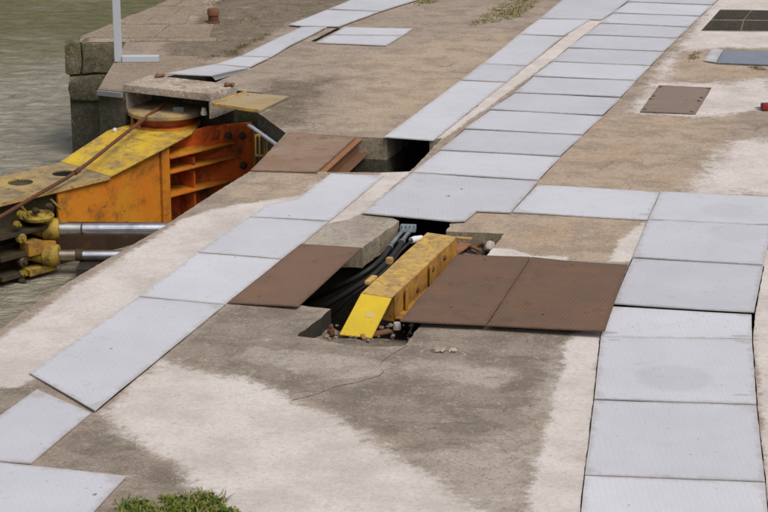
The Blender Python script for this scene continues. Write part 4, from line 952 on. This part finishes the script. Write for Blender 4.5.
# ------------------------------------------------------------------ covers at the right
dc = tag(empty('inspection_cover', g(745, 20, 0)), 'dark cast cover of four segments set in pale concrete', 'cover')
def cv(x, y_): return g(x, y_)
rowsC = [(10.3, 19.6, 719.5, 751, 751.8, 800, 711.8, 743.2, 744.4, 800), (20.6, 30.4, 711, 743, 744.2, 800, 702, 740.5, 741.6, 800)]
for (ya, yb, a0, a1, a2, a3, b0, b1, b2, b3) in rowsC:
    for q in ([(a0, ya), (a1, ya + .3), (b1, yb + .2), (b0, yb)], [(a2, ya + .3), (a3, ya + .8), (b3, yb + .8), (b2, yb + .2)]):
        bm = B(); pp = [p[:2] for p in gl(q)]; prism(bm, pp, -.01, .007); sgm = finish('segment', bev(bm, .004), M['cover_dark'], dc)
        A4 = gl(q, .009)
        for k in range(1, 7):
            t = k / 7; bm = B(); bar(bm, A4[0].lerp(A4[1], t).lerp(A4[3].lerp(A4[2], t), .12), A4[0].lerp(A4[1], t).lerp(A4[3].lerp(A4[2], t), .88), .035, .008); finish('rib', bm, M['cover_dark'], sgm)
bm = B(); prism(bm, [p[:2] for p in gl([(720.5, 9.4), (800, 11), (800, 32), (700.6, 31)])], .0015, .003); finish('frame', bm, M['rubble'], dc)
bp_ = plate([(723.5, 50), (800, 52), (800, 66), (716.3, 62.6)], 'blue grey steel plate at the right edge', M['blue_plate'], .006, .012, name='blue_plate')
plate([(703.5, 60.6), (712.5, 48.4), (723.2, 49.8), (715.8, 62.2)], 'short pale flap plate at the left end of the blue grey plate', M['plate'], [.005, .005, .012, .012], .008, name='flap_plate')
bc = plate([(640.2, 111.5), (659, 85.2), (711.5, 87.6), (695.4, 113.6)], 'brown bolted steel cover on pale concrete', M['brown_cover'], .003, .010, name='bolted_cover', cat='cover')
for px, py in ((660.5, 87), (708.5, 88.5), (653.5, 96.2), (650.5, 99), (701.5, 97.8), (698.8, 101.2), (645, 109.5), (691.6, 112)): disc_bolt(bc, px, py, .013, .020, 'grime')
rp = g(772, 104, 0); rt = tag(empty('red_lug', rp), 'small red steel lug at the right edge of the photo', 'steel lug')
bm = B(); a, b = g(761.5, 106.6, .04), g(785, 106, .04); bar(bm, a, b, .10, .07); finish('body', bev(bm, .02, 2), M['red_paint'], rt)
bm = B(); hexa(bm, [g(755.5, 106.8, .006), g(768, 98, .09), g(790, 99, .09), g(780, 107.5, .006)], [g(755.5, 106.8, .012), g(768, 98, .098), g(790, 99, .098), g(780, 107.5, .012)]); finish('flap', bm, M['plate'], rt)

# ------------------------------------------------------------------ rubble, mortar lumps, weeds
GM = 'lumps of mortar on the grey concrete'
for i, (px, py, r_) in enumerate(((436.5, 350, .040), (442.5, 349.4, .034), (453, 350, .036))):
    bm = B(); p = g(px, py, .012); pebble(bm, p, r_, .42)
    tag(finish('mortar_lump', bm, M['slab'], loc=p), ['leftmost pale mortar lump on the grey concrete below the rusty plate', 'middle pale mortar lump of three on the grey concrete', 'rightmost pale mortar lump of three on the grey concrete'][i], 'mortar lump', GM)
bm = B()
for k in range(60):
    px, py = random.uniform(318, 412), random.uniform(324, 344)
    p = g(px, py, -.07 if py > 336 else -.12); pebble(bm, p, random.choice((.006, .008, .01, .012, .02)), .7)
for k in range(60): pebble(bm, g(random.uniform(462, 496), random.uniform(240, 253), -.14), random.uniform(.008, .03), .7)
tag(finish('rubble', bm, M['rubble']), 'loose grey rubble on the ledges of the pit', 'rubble', kind='stuff')
GS = 'stones in the pit corner'
for px, py, z, r_, mt, lab, nm in ((489.5, 246.5, -.08, .06, 'mortar', 'pale broken concrete lump in the pit corner behind the rusty plates', 'concrete_lump'),):
    bm = B(); pebble(bm, g(px, py, z), r_, .8); tag(finish(nm, bm, M[mt], loc=g(px, py, z)), lab, 'stone')
bm = B(); p = g(331, 333.4, -.10); lathe(bm, p, [(.032, 0), (.032, .03), (.02, .035), (.02, .06), (.012, .064)], n=6); tag(finish('anchor_bolt', bm, M['rust'], loc=p), 'rusty anchor bolt left of the bright yellow nose', 'bolt')
sh = g(478, 247.5, -.11); bm = B(); tube(bm, [sh + Vector((math.cos(t * .5) * .07, math.sin(t * .5) * .07, .02 * math.sin(t))) for t in range(11)], .016, 8); tag(finish('shackle', bm, M['rust_dark'], loc=sh), 'rusty iron shackle lying in the pit corner', 'shackle')
bm = B(); bar(bm, g(446, 257, -.10), g(466, 244, -.10), .10, .02); tag(finish('rusty_scrap', bev(bm, .004), M['rust_orange'], loc=g(456, 250, -.1)), 'orange rusty steel strip between the yellow beam and the pit corner', 'steel strip')

def blades(bm, p, n, spread, hmin, hmax, wd=.006):
    for k in range(n):
        a = random.uniform(0, 6.28); rr = spread * math.sqrt(random.random()); q = Vector((p[0] + math.cos(a) * rr, p[1] + math.sin(a) * rr, p[2]))
        h_ = random.uniform(hmin, hmax); l = Vector((random.gauss(0, .5), random.gauss(0, .5), 1)).normalized() * h_; s = Vector((-l.y, l.x, 0)); s = (s.normalized() if s.length > 1e-4 else Vector((1, 0, 0))) * wd
        m_ = q + l * .55; t = q + l + Vector((l.x, l.y, -.25 * h_)) * .6
        vs = [bm.verts.new(x) for x in (q - s, q + s, m_ + s * .8, m_ - s * .8, t)]
        bm.faces.new((vs[0], vs[1], vs[2], vs[3])); bm.faces.new((vs[3], vs[2], vs[4]))
def scatter(poly, n, edge=0.0):
    q = [p[:2] for p in gl(poly)]; xs = [p[0] for p in q]; ys = [p[1] for p in q]; out = []
    while len(out) < n:
        c3 = np.array([[random.uniform(min(xs), max(xs)), random.uniform(min(ys), max(ys))] for _ in range(200)]); k = sdist(q, c3)
        for p, d in zip(c3, k):
            nn = noise.noise(Vector((p[0] * 5, p[1] * 5, 3)))
            if d > 0 and nn > -.15 - d * 3: out.append(p)
    return out[:n]
bm = B()
for p in scatter([(112, 530), (122, 505), (150, 497), (175, 499), (196, 493), (222, 500), (236, 512), (250, 535)], 330): blades(bm, (p[0], p[1], -.005), 12, .03, .012, .05, .006)
tag(finish('grass', bm, M['grass'], smooth=None), 'fresh green grass clump at the bottom edge', 'grass', kind='stuff')
bm = B()
for p in scatter([(108, 530), (116, 503), (150, 494), (175, 496), (196, 490), (226, 497), (246, 512), (262, 535)], 170): blades(bm, (p[0], p[1], 0), 5, .05, .01, .055, .004)
tag(finish('dry_grass', bm, M['dry_grass'], smooth=None), 'dry yellowish blades round the green clump at the bottom edge', 'grass', kind='stuff')
bm = B()
for p in scatter([(470, 26), (486, 12), (520, -6), (548, -8), (536, 4), (516, 19)], 420): blades(bm, (p[0], p[1], 0), 6, .06, .01, .03, .006)
for p in scatter([(414, 6), (428, -8), (444, -8), (434, 4)], 110): blades(bm, (p[0], p[1], 0), 6, .06, .01, .03, .006)
tag(finish('grass', bm, M['dry_grass'], smooth=None), 'thin yellowish green grass growing through the far concrete', 'grass', kind='stuff')
bm = B()
for line, n in (([(240, 46), (272, 32), (262, 40), (238, 50)], 90), ([(212, 52), (240, 49), (236, 55), (212, 57)], 60), ([(130, 38), (172, 38.2), (172, 39.6), (130, 39.6)], 40), ([(193, 56), (206, 63), (202, 64), (190, 57)], 30),
                ([(190, 5), (240, -6), (250, -4), (205, 9)], 60), ([(689, 58), (699, 50), (697, 57), (690, 62)], 40), ([(750, 66), (768, 68), (768, 70.5), (752, 70)], 40), ([(150, 10), (190, 6), (190, 7.5), (150, 11)], 20), ([(203, 27), (330, -3), (332, 2), (206, 33)], 90)):
    for p in scatter(line, n): blades(bm, (p[0], p[1], .004), 5, .05, .004, .015, .006)
tag(finish('weeds', bm, M['weed'], smooth=None), 'ochre weeds and moss in the joints of the old paving', 'weeds', kind='stuff')
